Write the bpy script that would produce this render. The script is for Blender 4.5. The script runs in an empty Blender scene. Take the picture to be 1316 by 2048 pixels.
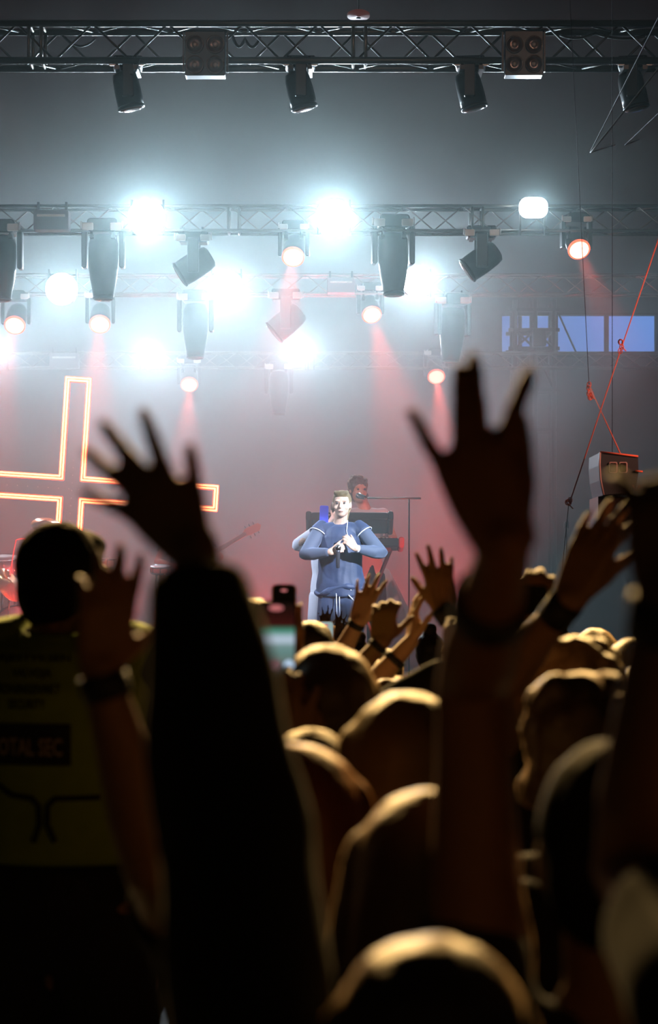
import bpy, bmesh, math, random
from mathutils import Vector, Matrix, Quaternion, noise
from mathutils.bvhtree import BVHTree

S = bpy.context.scene
COL = S.collection
PI = math.pi
random.seed(7)

# ------------------------------------------------------------------ camera
CAM_H, FPX, CX, HY = 1.85, 85 / 24 * 1316, 658.0, 1180.0
cam_d = bpy.data.cameras.new('camera'); cam = bpy.data.objects.new('camera', cam_d); COL.objects.link(cam)
cam_d.sensor_fit = 'HORIZONTAL'; cam_d.sensor_width = 24; cam_d.lens = 85
cam_d.shift_y = (HY - 1024) / 1316
cam.location = (0, 0, CAM_H); cam.rotation_euler = (PI / 2, 0, 0)
cam_d.clip_start = .05; cam_d.clip_end = 300
cam_d.dof.use_dof = True; cam_d.dof.focus_distance = 19.4; cam_d.dof.aperture_fstop = 4.9
S.camera = cam

def at(px, py, d):
    """world point at distance d (metres in front of the photographer) for a photo coordinate"""
    return Vector(((px - CX) / FPX * d, d, CAM_H + (HY - py) / FPX * d))

# ------------------------------------------------------------------ colour management, world
vs = S.view_settings
vs.view_transform = 'Standard'; vs.look = 'None'; vs.gamma = 1; vs.use_curve_mapping = False
vs.exposure = 0.32
cy = S.cycles
cy.max_bounces = 4; cy.diffuse_bounces = 1; cy.glossy_bounces = 2; cy.transmission_bounces = 2
cy.volume_bounces = 0; cy.transparent_max_bounces = 6
cy.caustics_reflective = False; cy.caustics_refractive = False
cy.sample_clamp_indirect = 4

w = bpy.data.worlds.new('dusk_sky'); S.world = w; w.use_nodes = True
w.cycles.sampling_method = 'NONE'
bg = w.node_tree.nodes['Background']
bg.inputs[0].default_value = (.09, .22, .62, 1); bg.inputs[1].default_value = 1.0

def spot(name, loc, target, energy, color, size_deg, blend=.5, radius=.05, parent=None):
    l = bpy.data.lights.new(name, 'SPOT'); l.energy = energy; l.color = color
    l.spot_size = math.radians(size_deg); l.spot_blend = blend; l.shadow_soft_size = radius
    o = bpy.data.objects.new(name, l); COL.objects.link(o); o.location = loc
    o.rotation_euler = (Vector(target) - Vector(loc)).to_track_quat('-Z', 'Y').to_euler()
    return o

HAZE = .060
cy.volume_step_rate = 1.0; cy.volume_max_steps = 128
WARM = (1.0, .62, .22); COOL = (.68, .87, 1.0); RED = (1.0, .10, .07)
# audience lamps: unseen warm spots high before the stage, rim-lighting the crowd
for x in (-3.2, -1.1, 1.1, 3.2):
    spot('audience_lamp_light', (x, 14.2, 6.6), (x * .35, 3.0, 1.5), 2600, WARM, 70, .8, .12)
# unseen front of house wash on the truss; added spots for band, keys, ropes
for x in (-3.4, 3.4):
    spot('truss_wash_light', (x, 2.5, 8.4), (x * .25, 17, 5.7), 230, (1, .60, .42), 20, .7, .1)
spot('band_red_light', (-4.2, 15.2, 5.2), (-1.6, 23.6, 2.0), 1500, (1, .12, .08), 26, .8, .08)
spot('keys_pink_light', (-2.6, 13.6, 5.4), at(722, 1050, 21.2), 1500, (1, .50, .45), 9, .7, .05)
spot('keys_red_light', (1.9, 19.2, 1.3), (.35, 20.9, 2.1), 160, (1, .09, .05), 50, .8, .06)  # unseen red spot added low on the stage to redden the keyboards
spot('rope_red_light', (5.2, 12.5, 4.0), (2.0, 15.1, 3.3), 800, (1, .26, .16), 32, .8, .08)  # unseen spot from the side, added to brighten the dark ropes
# singer key and rim
spot('side_blue_light', (3.6, 19.0, 4.6), at(690, 1110, 19.4), 700, (.55, .72, 1), 22, .7, .05)
spot('side_blue_light', (-3.4, 19.4, 4.4), at(655, 1110, 19.8), 1000, (.6, .76, 1), 22, .7, .05)
spot('follow_spot_light', (4.2, 12.8, 5.6), at(678, 1110, 19.4), 11000, (.66, .80, 1), 7, .5, .05)
# ------------------------------------------------------------------ materials
MATS = {}
def mat(name, col, rough=.6, metal=0, emit=None, estr=0, bump=0, bscale=60, sheen=0, spec=.5, bd=.01):
    if name in MATS: return MATS[name]
    m = bpy.data.materials.new(name); m.use_nodes = True
    nt = m.node_tree; b = nt.nodes['Principled BSDF']
    b.inputs['Base Color'].default_value = (*col, 1); b.inputs['Roughness'].default_value = rough
    b.inputs['Metallic'].default_value = metal; b.inputs['Specular IOR Level'].default_value = spec
    if sheen:
        b.inputs['Sheen Weight'].default_value = sheen; b.inputs['Sheen Roughness'].default_value = .45; mc_ = max(col); b.inputs['Sheen Tint'].default_value = (*[(c / mc_) ** .7 for c in col], 1)
    if emit:
        b.inputs['Emission Color'].default_value = (*emit, 1); b.inputs['Emission Strength'].default_value = estr
    if bump:
        tc = nt.nodes.new('ShaderNodeTexCoord'); n = nt.nodes.new('ShaderNodeTexNoise'); n.inputs['Scale'].default_value = bscale
        bp = nt.nodes.new('ShaderNodeBump'); bp.inputs['Strength'].default_value = bump; bp.inputs['Distance'].default_value = bd
        nt.links.new(tc.outputs['Object'], n.inputs['Vector']); nt.links.new(n.outputs['Fac'], bp.inputs['Height'])
        nt.links.new(bp.outputs['Normal'], b.inputs['Normal'])
        mx = nt.nodes.new('ShaderNodeMix'); mx.data_type = 'RGBA'
        mx.inputs['A'].default_value = (*[c * .8 for c in col], 1); mx.inputs['B'].default_value = (*[min(1, c * 1.15) for c in col], 1)
        nt.links.new(n.outputs['Fac'], mx.inputs['Factor']); nt.links.new(mx.outputs['Result'], b.inputs['Base Color'])
    MATS[name] = m
    return m

# ------------------------------------------------------------------ mesh builder
class MB:
    def __init__(s): s.v = []; s.f = []; s.sm = []; s.m = []; s.mi = 0
    def add(s, vs_, fs, smooth=False):
        o = len(s.v); s.v += [tuple(p) for p in vs_]
        for f in fs: s.f.append([i + o for i in f]); s.sm.append(smooth); s.m.append(s.mi)
        return s
    def box(s, c, size, M=None, taper=1.0):
        a, b, d = [q / 2 for q in size]; c = Vector(c)
        P = [Vector((x * a * (taper if z > 0 else 1), y * b * (taper if z > 0 else 1), z * d)) for x in (-1, 1) for y in (-1, 1) for z in (-1, 1)]
        if M is not None: P = [M @ p for p in P]
        return s.add([p + c for p in P], [(0, 1, 3, 2), (4, 6, 7, 5), (0, 4, 5, 1), (2, 3, 7, 6), (0, 2, 6, 4), (1, 5, 7, 3)])
    def rbox(s, c, size, r=.01, M=None, seg=3):
        """box rounded around its local Y axis, slightly chamfered front and back"""
        a, b, d = [q / 2 for q in size]; r = min(r, a * .99, d * .99); c = Vector(c)
        def ring(y, ins):
            out = []
            for cx, cz, st in ((a - r, d - r, 0), (-a + r, d - r, 1), (-a + r, -d + r, 2), (a - r, -d + r, 3)):
                for k in range(seg + 1):
                    t = (st + k / seg) * PI / 2
                    out.append(Vector((cx + (r - ins) * math.cos(t), y, cz + (r - ins) * math.sin(t))))
            return out
        ch = min(r * .4, b * .4)
        R = [ring(-b, ch), ring(-b + ch, 0), ring(b - ch, 0), ring(b, ch)]; n = len(R[0])
        P = [p for q in R for p in q]
        if M is not None: P = [M @ p for p in P]
        F = [tuple(range(n)), tuple(range(4 * n - 1, 3 * n - 1, -1))]
        for k in range(3):
            for i in range(n):
                j = (i + 1) % n; F.append((k * n + i, (k + 1) * n + i, (k + 1) * n + j, k * n + j))
        return s.add([p + c for p in P], F)
    def tube(s, pts, rad, seg=8, cap=True, flat=None, closed=False, dome=False):
        """swept tube; rad scalar or list; flat=(axis vector, factor) squashes the section along the axis"""
        pts = [Vector(p) for p in pts]; n = len(pts)
        rs = list(rad) if hasattr(rad, '__len__') else [rad] * n
        if dome:
            d0 = (pts[0] - pts[1]).normalized(); d1 = (pts[-1] - pts[-2]).normalized()
            a, b = [], []
            for k in (4, 3, 2, 1):
                t = k / 4 * PI / 2 * .97
                a.append((pts[0] + d0 * rs[0] * math.sin(t), rs[0] * math.cos(t)))
                b.insert(0, (pts[-1] + d1 * rs[-1] * math.sin(t), rs[-1] * math.cos(t)))
            q = a + list(zip(pts, rs)) + b
            pts = [x[0] for x in q]; rs = [x[1] for x in q]; n = len(pts)
        up = None; V = []
        for i, p in enumerate(pts):
            if closed: t = pts[(i + 1) % n] - pts[i - 1]
            else: t = pts[min(i + 1, n - 1)] - pts[max(i - 1, 0)]
            t = t.normalized() if t.length > 1e-9 else Vector((0, 0, 1))
            if up is None:
                up = t.orthogonal().normalized()
            up = (up - t * up.dot(t))
            up = up.normalized() if up.length > 1e-6 else t.orthogonal().normalized()
            sd = t.cross(up)
            for k in range(seg):
                a = 2 * PI * k / seg
                o = (up * math.cos(a) + sd * math.sin(a)) * rs[i]
                if flat is not None:
                    ax, fac = flat
                    o = o - ax * o.dot(ax) * (1 - fac)
                V.append(p + o)
        F = []
        for i in range(n if closed else n - 1):
            for k in range(seg):
                j = (k + 1) % seg; i2 = (i + 1) % n
                F.append((i * seg + k, i * seg + j, i2 * seg + j, i2 * seg + k))
        if cap and not closed:
            F.append(tuple(range(seg - 1, -1, -1))); F.append(tuple((n - 1) * seg + k for k in range(seg)))
        return s.add(V, F, True)
    def ball(s, c, r, seg=16, rings=10, M=None):
        c = Vector(c); r = Vector(r) if hasattr(r, '__len__') else Vector((r, r, r))
        V = [Vector((0, 0, r.z))]
        for i in range(1, rings):
            t = PI * i / rings
            for k in range(seg):
                a = 2 * PI * k / seg
                V.append(Vector((r.x * math.sin(t) * math.cos(a), r.y * math.sin(t) * math.sin(a), r.z * math.cos(t))))
        V.append(Vector((0, 0, -r.z)))
        if M is not None: V = [M @ p for p in V]
        F = [(0, 1 + k, 1 + (k + 1) % seg) for k in range(seg)]
        for i in range(rings - 2):
            for k in range(seg):
                j = (k + 1) % seg; F.append((1 + i * seg + k, 1 + (i + 1) * seg + k, 1 + (i + 1) * seg + j, 1 + i * seg + j))
        L = len(V) - 1; b = 1 + (rings - 2) * seg
        F += [(L, b + (k + 1) % seg, b + k) for k in range(seg)]
        return s.add([p + c for p in V], F, True)
    def lathe(s, prof, c=(0, 0, 0), M=None, seg=24, sx=1, sy=1):
        """profile [(r, z)...] turned about local Z; closed with end caps"""
        c = Vector(c); V = []
        for r, z in prof:
            for k in range(seg):
                a = 2 * PI * k / seg; V.append(Vector((r * sx * math.cos(a), r * sy * math.sin(a), z)))
        if M is not None: V = [M @ p for p in V]
        n = len(prof); F = []
        for i in range(n - 1):
            for k in range(seg):
                j = (k + 1) % seg; F.append((i * seg + k, i * seg + j, (i + 1) * seg + j, (i + 1) * seg + k))
        F.append(tuple(range(seg - 1, -1, -1))); F.append(tuple((n - 1) * seg + k for k in range(seg)))
        return s.add([p + c for p in V], F, True)
    def mesh(s, name):
        me = bpy.data.meshes.new(name); me.from_pydata(s.v, [], s.f); me.update()
        me.polygons.foreach_set('use_smooth', s.sm)
        if any(s.m): me.polygons.foreach_set('material_index', s.m)
        bm = bmesh.new(); bm.from_mesh(me); bmesh.ops.recalc_face_normals(bm, faces=bm.faces); bm.to_mesh(me); bm.free()
        return me
    def build(s, name, m, parent=None):
        me = s.mesh(name)
        for q in (m if isinstance(m, (list, tuple)) else [m]): me.materials.append(q)
        return link(name, me, parent)

def link(name, me, parent=None):
    o = bpy.data.objects.new(name, me); COL.objects.link(o)
    if parent is not None: o.parent = parent
    return o
def empty(name, loc=(0, 0, 0), rz=0):
    o = bpy.data.objects.new(name, None); COL.objects.link(o); o.location = loc; o.rotation_euler = (0, 0, rz); o.empty_display_size = .1
    return o
def tag(o, label, cat, group=None, kind=None):
    if label: o['label'] = label
    if cat: o['category'] = cat
    if group: o['group'] = group
    if kind: o['kind'] = kind
    return o
def struct(o):
    o['kind'] = 'structure'; return o
def copy_tree(o, parent=None):
    c = o.copy(); COL.objects.link(c); c.parent = parent
    for ch in list(o.children): copy_tree(ch, c)
    return c
def rotm(x=0, y=0, z=0):
    return Matrix.Rotation(z, 3, 'Z') @ Matrix.Rotation(y, 3, 'Y') @ Matrix.Rotation(x, 3, 'X')

def remesh(mb, vox, smooth=4, fac=.5, disp=None):
    """union of overlapping closed shapes as one continuous skin"""
    me = mb.mesh('tmp'); o = bpy.data.objects.new('tmp', me); COL.objects.link(o)
    r = o.modifiers.new('r', 'REMESH'); r.mode = 'VOXEL'; r.voxel_size = vox; r.use_smooth_shade = True
    if smooth:
        q = o.modifiers.new('s', 'SMOOTH'); q.iterations = smooth; q.factor = fac
    dg = bpy.context.evaluated_depsgraph_get(); ev = o.evaluated_get(dg)
    out = bpy.data.meshes.new_from_object(ev)
    bpy.data.objects.remove(o); bpy.data.meshes.remove(me)
    if disp:
        for v in out.vertices: v.co = disp(v.co)
    out.polygons.foreach_set('use_smooth', [True] * len(out.polygons))
    out.materials.clear()
    return out
# ------------------------------------------------------------------ the hall
M_black = mat('black_cloth', (.012, .012, .013), .95)
M_floor = mat('hall_floor', (.015, .014, .013), .7, bump=.3, bscale=8)
M_stage = mat('stage_deck', (.02, .02, .022), .35, bump=.2, bscale=20)
M_wall = mat('wall_cloth', (.05, .056, .058), .9, bump=.4, bscale=3)
HX, HB, HZ = 9.0, -4.0, 11.5          # half width, rear, ceiling height
YW = 34.0
def slab(name, lo, hi, m):
    lo = Vector(lo); hi = Vector(hi)
    return struct(MB().box((lo + hi) / 2, hi - lo).build(name, m))
slab('floor', (-HX, HB, -.2), (HX, YW, 0), M_floor)
slab('ceiling', (-HX, HB, HZ), (HX, YW + .4, HZ + .2), M_black)
slab('wall_left', (-HX - .2, HB, -.2), (-HX, YW + .4, HZ), M_black)
slab('wall_right', (HX, HB, -.2), (HX + .2, YW + .4, HZ), M_black)
slab('wall_rear', (-HX, HB - .2, -.2), (HX, HB, HZ), M_black)
# back wall in one mesh round the strip opening under the roof
zo0, zo1 = at(0, 713, YW).z, at(0, 629, YW).z
xo0, xo1 = at(1004, 0, YW).x, at(1480, 0, YW).x
b = MB()
b.box(((-HX + xo0) / 2, YW + .1, HZ / 2), (xo0 + HX, .2, HZ + .2))
b.box(((HX + xo1) / 2, YW + .1, HZ / 2), (HX - xo1, .2, HZ + .2))
b.box(((xo0 + xo1) / 2, YW + .1, zo0 / 2), (xo1 - xo0, .2, zo0))
b.box(((xo0 + xo1) / 2, YW + .1, (zo1 + HZ) / 2), (xo1 - xo0, .2, HZ - zo1))
struct(b.build('wall_back', M_wall))
b = MB()
for px, wd in ((1112, 7), (1213, 8), (1314, 8), (1040, 7)):
    x = at(px, 0, YW).x; b.box((x, YW + .02, (zo0 + zo1) / 2), (wd / FPX * YW, .12, zo1 - zo0 + .04))
b.box(((xo0 + xo1) / 2, YW + .0, zo0), (xo1 - xo0, .16, .03)); b.box(((xo0 + xo1) / 2, YW + .0, zo1), (xo1 - xo0, .16, .03))
o = struct(b.build('window_1', M_black))
STZ = .95
slab('trim_stage', (-7.5, 16.2, 0), (7.5, YW, STZ), M_stage)
bpy.data.objects['trim_stage'].name = 'stage_floor'

# ------------------------------------------------------------------ haze of the smoke machines
hz = MB().box((0, 24.2, 3.9), (15.0, 19.4, 7.7)).build('haze', None)
tag(hz, 'thin grey smoke haze filling the air over the stage', 'haze', kind='stuff')
hm = bpy.data.materials.new('haze'); hm.use_nodes = True; nt = hm.node_tree; nt.nodes.clear()
ou = nt.nodes.new('ShaderNodeOutputMaterial'); vsn = nt.nodes.new('ShaderNodeVolumeScatter')
vsn.inputs['Anisotropy'].default_value = .22; vs2 = nt.nodes.new('ShaderNodeVolumeScatter'); vs2.inputs['Anisotropy'].default_value = .80
vsn.inputs['Color'].default_value = (.80, 1, .99, 1)
vs2.inputs['Color'].default_value = (.84, 1, .98, 1); ad = nt.nodes.new('ShaderNodeAddShader')
nt.links.new(vsn.outputs[0], ad.inputs[0]); nt.links.new(vs2.outputs[0], ad.inputs[1]); nt.links.new(ad.outputs[0], ou.inputs['Volume']); hz.data.materials.clear(); hz.data.materials.append(hm)
tc = nt.nodes.new('ShaderNodeTexCoord'); sp_ = nt.nodes.new('ShaderNodeSeparateXYZ'); nt.links.new(tc.outputs['Object'], sp_.inputs[0])
def mrange(src, a, b, c, d_):
    n = nt.nodes.new('ShaderNodeMapRange'); n.interpolation_type = 'SMOOTHSTEP'
    for k, q in zip((1, 2, 3, 4), (a, b, c, d_)): n.inputs[k].default_value = q
    nt.links.new(src, n.inputs[0]); return n.outputs[0]
def mul(a, b):
    n = nt.nodes.new('ShaderNodeMath'); n.operation = 'MULTIPLY'
    for k, q in ((0, a), (1, b)):
        if isinstance(q, float): n.inputs[k].default_value = q
        else: nt.links.new(q, n.inputs[k])
    return n.outputs[0]
nz = nt.nodes.new('ShaderNodeTexNoise'); nz.inputs['Scale'].default_value = .42; nz.inputs['Detail'].default_value = 3; nz.inputs['Roughness'].default_value = .55
nt.links.new(tc.outputs['Object'], nz.inputs['Vector'])
dens = mul(mrange(sp_.outputs['Z'], 3.8, 7.4, 1.0, .12), mrange(sp_.outputs['X'], 1.0, 4.4, 1.0, .28))
dens = mul(dens, mrange(sp_.outputs['Y'], 16.5, 21, .34, 1.0))
dens = mul(dens, mrange(nz.outputs['Fac'], .32, .68, .55, 1.5))
nt.links.new(mul(dens, HAZE * .66), vsn.inputs['Density']); nt.links.new(mul(dens, HAZE * .34), vs2.inputs['Density'])
# ------------------------------------------------------------------ trusses and lamps
M_alu = mat('dull_aluminium', (.30, .28, .25), .38, .85)
M_dark = mat('black_lamp_housing', (.02, .02, .022), .32, .2)
M_clamp = mat('bare_metal_bracket', (.75, .68, .62), .35, .4)
M_glassoff = mat('unlit_lens', (.16, .10, .08), .12, .3)
M_white_on = mat('white_lamp_glow', (1, 1, 1), .5, emit=(.82, .92, 1), estr=9)
M_red_on = mat('red_lamp_glow', (1, .3, .2), .5, emit=(1.0, .50, .34), estr=2.6)
M_red_ring = mat('red_led_ring', (1, .1, .05), .5, emit=(1.0, .10, .04), estr=2.0)
M_cable = mat('black_cable', (.015, .015, .015), .6)
M_rope = mat('orange_rope', (.75, .22, .12), .8)

TRUSS = {}
M_alu2 = mat('darkened_aluminium', (.09, .09, .08), .35, .7)  # darker copy of the aluminium, for the front truss only
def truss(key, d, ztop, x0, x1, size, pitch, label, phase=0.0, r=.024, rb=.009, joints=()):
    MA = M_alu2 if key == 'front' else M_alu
    t = empty('lighting_truss', ((x0 + x1) / 2, d, ztop - size)); o = t.location.copy()
    tag(t, label, 'truss', 'aluminium box trusses')
    for z, y in ((ztop, d), (ztop, d + size), (ztop - size, d), (ztop - size, d + size)):
        MB().tube([Vector((x0, y, z)) - o, Vector((x1, y, z)) - o], r, 12).build('chord', MA, t)
    def zig(a, b, ph):                       # a, b: two chord positions (y, z)
        m = MB(); n = int((x1 - x0) / (pitch / 2)); x = x0 + ph
        P = []
        for i in range(n):
            q = a if i % 2 == 0 else b
            if x > x1: break
            P.append(Vector((x, q[0], q[1])) - o); x += pitch / 2
        for p, q in zip(P, P[1:]): m.tube([p, q], rb, 6)
        return m
    f, k, T, B = d, d + size, ztop, ztop - size
    for a, b, ph in (((f, B), (f, T), phase), ((k, T), (k, B), phase), ((f, T), (k, T), phase), ((k, B), (f, B), phase)):
        zig(a, b, ph).build('bracing', MA, t)
    for jx in joints:
        for s in (-.045, .045):
            m = MB()
            for y in (f, k): m.tube([Vector((jx + s, y, T)) - o, Vector((jx + s, y, B)) - o], .013, 8)
            for z in (T, B): m.tube([Vector((jx + s, f, z)) - o, Vector((jx + s, k, z)) - o], .013, 8)
            m.build('joint_frame', M_alu, t)
    for x in (x0 + .5, x1 - .5):
        MB().tube([Vector((x, d + size / 2, ztop)) - o, Vector((x, d + size / 2, HZ - .01)) - o], .012, 6).build('hoist_chain', M_cable, t)
    TRUSS[key] = (d, ztop, size)
    return t
D0, D1, D2, D3 = 17.0, 20.0, 24.6, 31.4
truss('front', D0, at(0, 47, D0).z, -4.4, 4.4, .27, .55, 'dark box truss across the top, nearest the crowd', .2, .026, .0095,
      joints=[at(70, 0, D0).x, at(719, 0, D0).x])
truss('a', D1, at(0, 412, D1).z, -5.2, 5.2, .21, .5, 'hazy box truss behind the front one, upper row of bright lamps', .1, .014, .006, joints=[at(467, 0, D1).x, at(955, 0, D1).x])
truss('b', D2, at(0, 549, D2).z, -6, 6, .20, .5, 'faint box truss deep in the haze, middle row of lamps', .0, .014, .006)
truss('c', D3, at(0, 705, D3).z, -6, 6, .20, .5, 'farthest box truss, barely seen, low behind the haze', .0, .014, .006)

def mover(px, key, drop, sc, pan, tilt, label, group, style='wash', lit=None, energy=0, aim=None, cone=26):
    """moving head lamp hanging below a truss; drop = pivot depth below the truss's lower chord in metres"""
    d, zt, size = TRUSS[key]; y = d + size / 2; zb = zt - size
    x = (px - CX) / FPX * y
    t = empty('moving_head_lamp', (x, y, zb), 0); tag(t, label, 'stage lamp', group)
    R = rotm(z=pan); W = .125 * sc
    top = drop - .17 * sc
    for s in (-1, 1):
        m = MB(); m.tube([(s * .07 * sc, -size / 2, .03), (s * .07 * sc, -size / 2, -max(.05, top - .09 * sc))], .012, 8)
        m.tube([(s * .07 * sc, size / 2, .03), (s * .07 * sc, size / 2, -max(.05, top - .09 * sc))], .012, 8)
        m.box((s * .07 * sc, 0, -max(.05, top - .09 * sc)), (.035, size + .03, .03))
        m.build('clamp', M_dark, t)
    zc = -top + .05 * sc
    for s in (-1, 1):
        m = MB(); m.rbox((s * .092 * sc, -.125 * sc, zc - .03), (.075 * sc, .02, .05 * sc), .01)
        m.tube([Vector((s * (.135 * sc), -.125 * sc, zc - .02)) + Vector((0, .022 * math.sin(a), .022 * math.cos(a))) * sc for a in [k * PI / 4 for k in range(8)]], .006 * sc, 6, closed=True)
        m.build('bracket', M_clamp, t)
    MB().rbox((0, 0, zc - .01), (.2 * sc, .22 * sc, .09 * sc), .025 * sc, R).build('base', M_dark, t)
    piv = Vector((0, 0, -drop))
    for s in (-1, 1):
        m = MB(); m.rbox(Vector((0, 0, -(top - .0) / 1)) * 0 + R @ Vector((s * W, 0, 0)) + Vector((0, 0, (zc - .05 * sc - drop) / 2 - .02 * sc)),
               (.035 * sc, .085 * sc, abs(zc - .05 * sc + drop) + .09 * sc), .015 * sc, R)
        m.build('yoke_arm', M_dark, t)
    Mh = R @ Matrix.Rotation(-tilt, 3, 'X') @ Matrix.Rotation(PI, 3, 'X')   # lathe +Z becomes the lens direction
    if style == 'profile': prof = [(.05, -.16), (.085, -.15), (.098, -.10), (.1, -.02), (.098, .06), (.088, .14), (.072, .22), (.066, .26)]
    else: prof = [(.06, -.15), (.085, -.135), (.095, -.09), (.1, .0), (.1, .06), (.097, .12)]
    prof = [(r * sc, z * sc) for r, z in prof]
    hd = MB().lathe(prof, piv, Mh, 28).build('head', M_dark, t)
    zl = prof[-1][1]; rl = prof[-1][0]
    MB().lathe([(rl, -.012), (rl * 1.06, 0), (rl * 1.06, .012), (rl * .96, .016)], piv + Mh @ Vector((0, 0, zl)), Mh, 28).build('front_ring', M_red_ring if lit else M_dark, hd)
    MB().lathe([(rl * .93, .0), (rl * .9, .014), (rl * .6, .02), (rl * .1, .024)], piv + Mh @ Vector((0, 0, zl + .005)), Mh, 28).build('lens', lit or M_glassoff, hd)
    if energy:
        p = Vector((x, y, zb)) + piv + Mh @ Vector((0, 0, zl + .07))
        tg = Vector((x, y, zb)) + piv + Mh @ Vector((0, 0, 3.0)) if aim is None else aim
        spot('beam_light', p, tg, energy, RED, cone, .35, .04)
    return t
R_ = math.radians
def drop_of(key, py):
    d, zt, size = TRUSS[key]; return (zt - size) - at(0, py, d + size / 2).z
for px, pn, tl, who in ((256, 95, 12, 'leftmost of the four'), (601, 92, 14, 'second from the left, by the middle'), (941, 84, 14, 'third, beside the square blinder'), (1266, 80, 12, 'rightmost, among the wires')):
    mover(px, 'front', drop_of('front', 183), .98, R_(pn), R_(tl), 'unlit black moving head under the dark front truss, ' + who, 'unlit moving heads on the front truss')
mover(3, 'a', drop_of('a', 520), 1.3, 0, R_(4), 'unlit long moving head cut off by the left edge, hanging from the upper hazy truss', 'unlit moving heads in the haze', 'profile')
mover(207, 'a', drop_of('a', 518), 1.3, 0, R_(4), 'unlit long moving head above the neon cross, left of the top left bright lamp', 'unlit moving heads in the haze', 'profile')
mover(786, 'a', drop_of('a', 510), 1.3, R_(6), R_(6), 'unlit long moving head overlapping the bright lamp right of centre', 'unlit moving heads in the haze', 'profile')
mover(388, 'a', drop_of('a', 532), 1.15, R_(90), R_(-58), 'unlit moving head turned sideways against the glare of the middle lamp', 'unlit moving heads in the haze')
mover(962, 'a', drop_of('a', 522), 1.15, R_(90), R_(-55), 'unlit moving head tilted sideways, right part of the upper hazy truss', 'unlit moving heads in the haze')
mover(391, 'b', drop_of('b', 648), 1.35, 0, R_(4), 'pale unlit moving head pointing down, deep in haze below the glaring lamp', 'unlit moving heads in the haze', 'profile')
mover(572, 'b', drop_of('b', 645), 1.35, R_(90), R_(-50), 'very faint unlit moving head inside the central red beam', 'unlit moving heads in the haze')
mover(558, 'c', drop_of('c', 775), 1.35, 0, R_(4), 'faintest unlit moving head, low on the farthest truss', 'unlit moving heads in the haze', 'profile')
mover(905, 'b', drop_of('b', 655), 1.35, R_(20), R_(-8), 'unlit moving head just above the fingertips of the tallest raised hand', 'unlit moving heads in the haze', 'profile')
REDS = [(588, 515, 'a', .95, 'red lamp shining under the upper truss, left of the top middle bright lamp', -4),
        (1152, 500, 'a', .95, 'red lamp shining at far right, highest of the red ones', 10),
        (33, 652, 'b', 1.1, 'red lamp shining at the left edge above the neon cross', -2),
        (201, 650, 'b', 1.1, 'red lamp shining right above the top of the neon cross', 2),
        (740, 632, 'b', 1.02, 'red lamp shining over the keyboard player', 10),
        (379, 773, 'c', 1.15, 'small red lamp shining low, above the spread hand on the left', 2),
        (871, 757, 'c', 1.15, 'small red lamp shining low beside the tallest raised hand', 3)]
for px, py, k, sc, lab, pn in REDS:
    mover(px, k, drop_of(k, py - 16), sc, R_(pn), R_(50), lab, 'lit red moving heads', lit=M_red_on, energy=(300 if px == 1152 else 900) if k != 'c' else 1400, cone=21)

def bright_lamp(px, py, key, rpx, label, rect=False, energy=260):
    d, zt, size = TRUSS[key]; y = d - .16
    c = at(px, py, y); r = rpx * .86 / FPX * d
    t = empty('blinder_lamp', c); tag(t, label, 'stage lamp', 'glaring white lamps')
    hw = r * 1.12
    MB().rbox((0, .09, 0), (1.7 * r, .13, 1.7 * r * (.75 if rect else 1)), r * .5, seg=6).build('housing', M_dark, t)
    m = MB(); M = Matrix.Rotation(PI / 2, 3, 'X')
    if rect: m.rbox((0, .01, 0), (2 * r, .03, 1.45 * r), r * .6, seg=6)
    else: m.lathe([(r * 1.0, -.02), (r, .012), (r * .8, .03), (r * .3, .04)], (0, 0, 0), M, 32)
    m.build('lamp_face', M_white_on, t)
    m = MB()
    for s in (-1, 1):
        m.box((s * (r * .86), .12, zt - size / 2 - c.z), (.016, .04, 0.3 if abs(zt - c.z) < .3 else 2 * abs(zt - size / 2 - c.z)))
    m.tube([(-r * .86, .12, zt - .005 - c.z), (r * .86, .12, zt - .005 - c.z)], .012, 8)
    m.tube([(0, .09, zt - .005 - c.z), (0, .2, zt - .005 - c.z)], .012, 8)
    m.build('yoke', M_dark, t)
    spot('blinder_light', c + Vector((0, -.06, 0)), c + Vector((0, -5, -1.5)), energy, COOL, 150, 1, .05)
for px, py, k, r, e, lab, rc in (
    (293, 435, 'a', 43, 1.7, 'glaring white lamp, top left of the bright ones', 0), (668, 435, 'a', 43, 1.7, 'glaring white lamp at the top, above the middle of the stage', 0),
    (1067, 415, 'a', 33, .35, 'glaring white lamp at the top right, oblong', 1), (123, 578, 'b', 37, 1.0, 'glaring white lamp left of the long moving head, above the cross', 0),
    (452, 575, 'b', 40, 1.3, 'glaring white lamp in the middle row, left of the central red beam', 0), (835, 563, 'b', 36, 1.0, 'glaring white lamp in the middle row, right of centre', 0),
    (300, 712, 'c', 27, 1.1, 'lower glaring white lamp right of the top of the cross', 0), (598, 700, 'c', 17, .8, 'small glaring white lamp low in the middle, larger of the pair', 0),
    (622, 701, 'c', 8, .15, 'tiny white lamp touching the small glaring one on its right', 0), (-8, 700, 'c', 27, .8, 'glaring white lamp cut off by the left edge', 0)):
    bright_lamp(px, py, k, r, lab, rc, e * (200 if k == 'a' else 200 if k == 'b' else 260))

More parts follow.
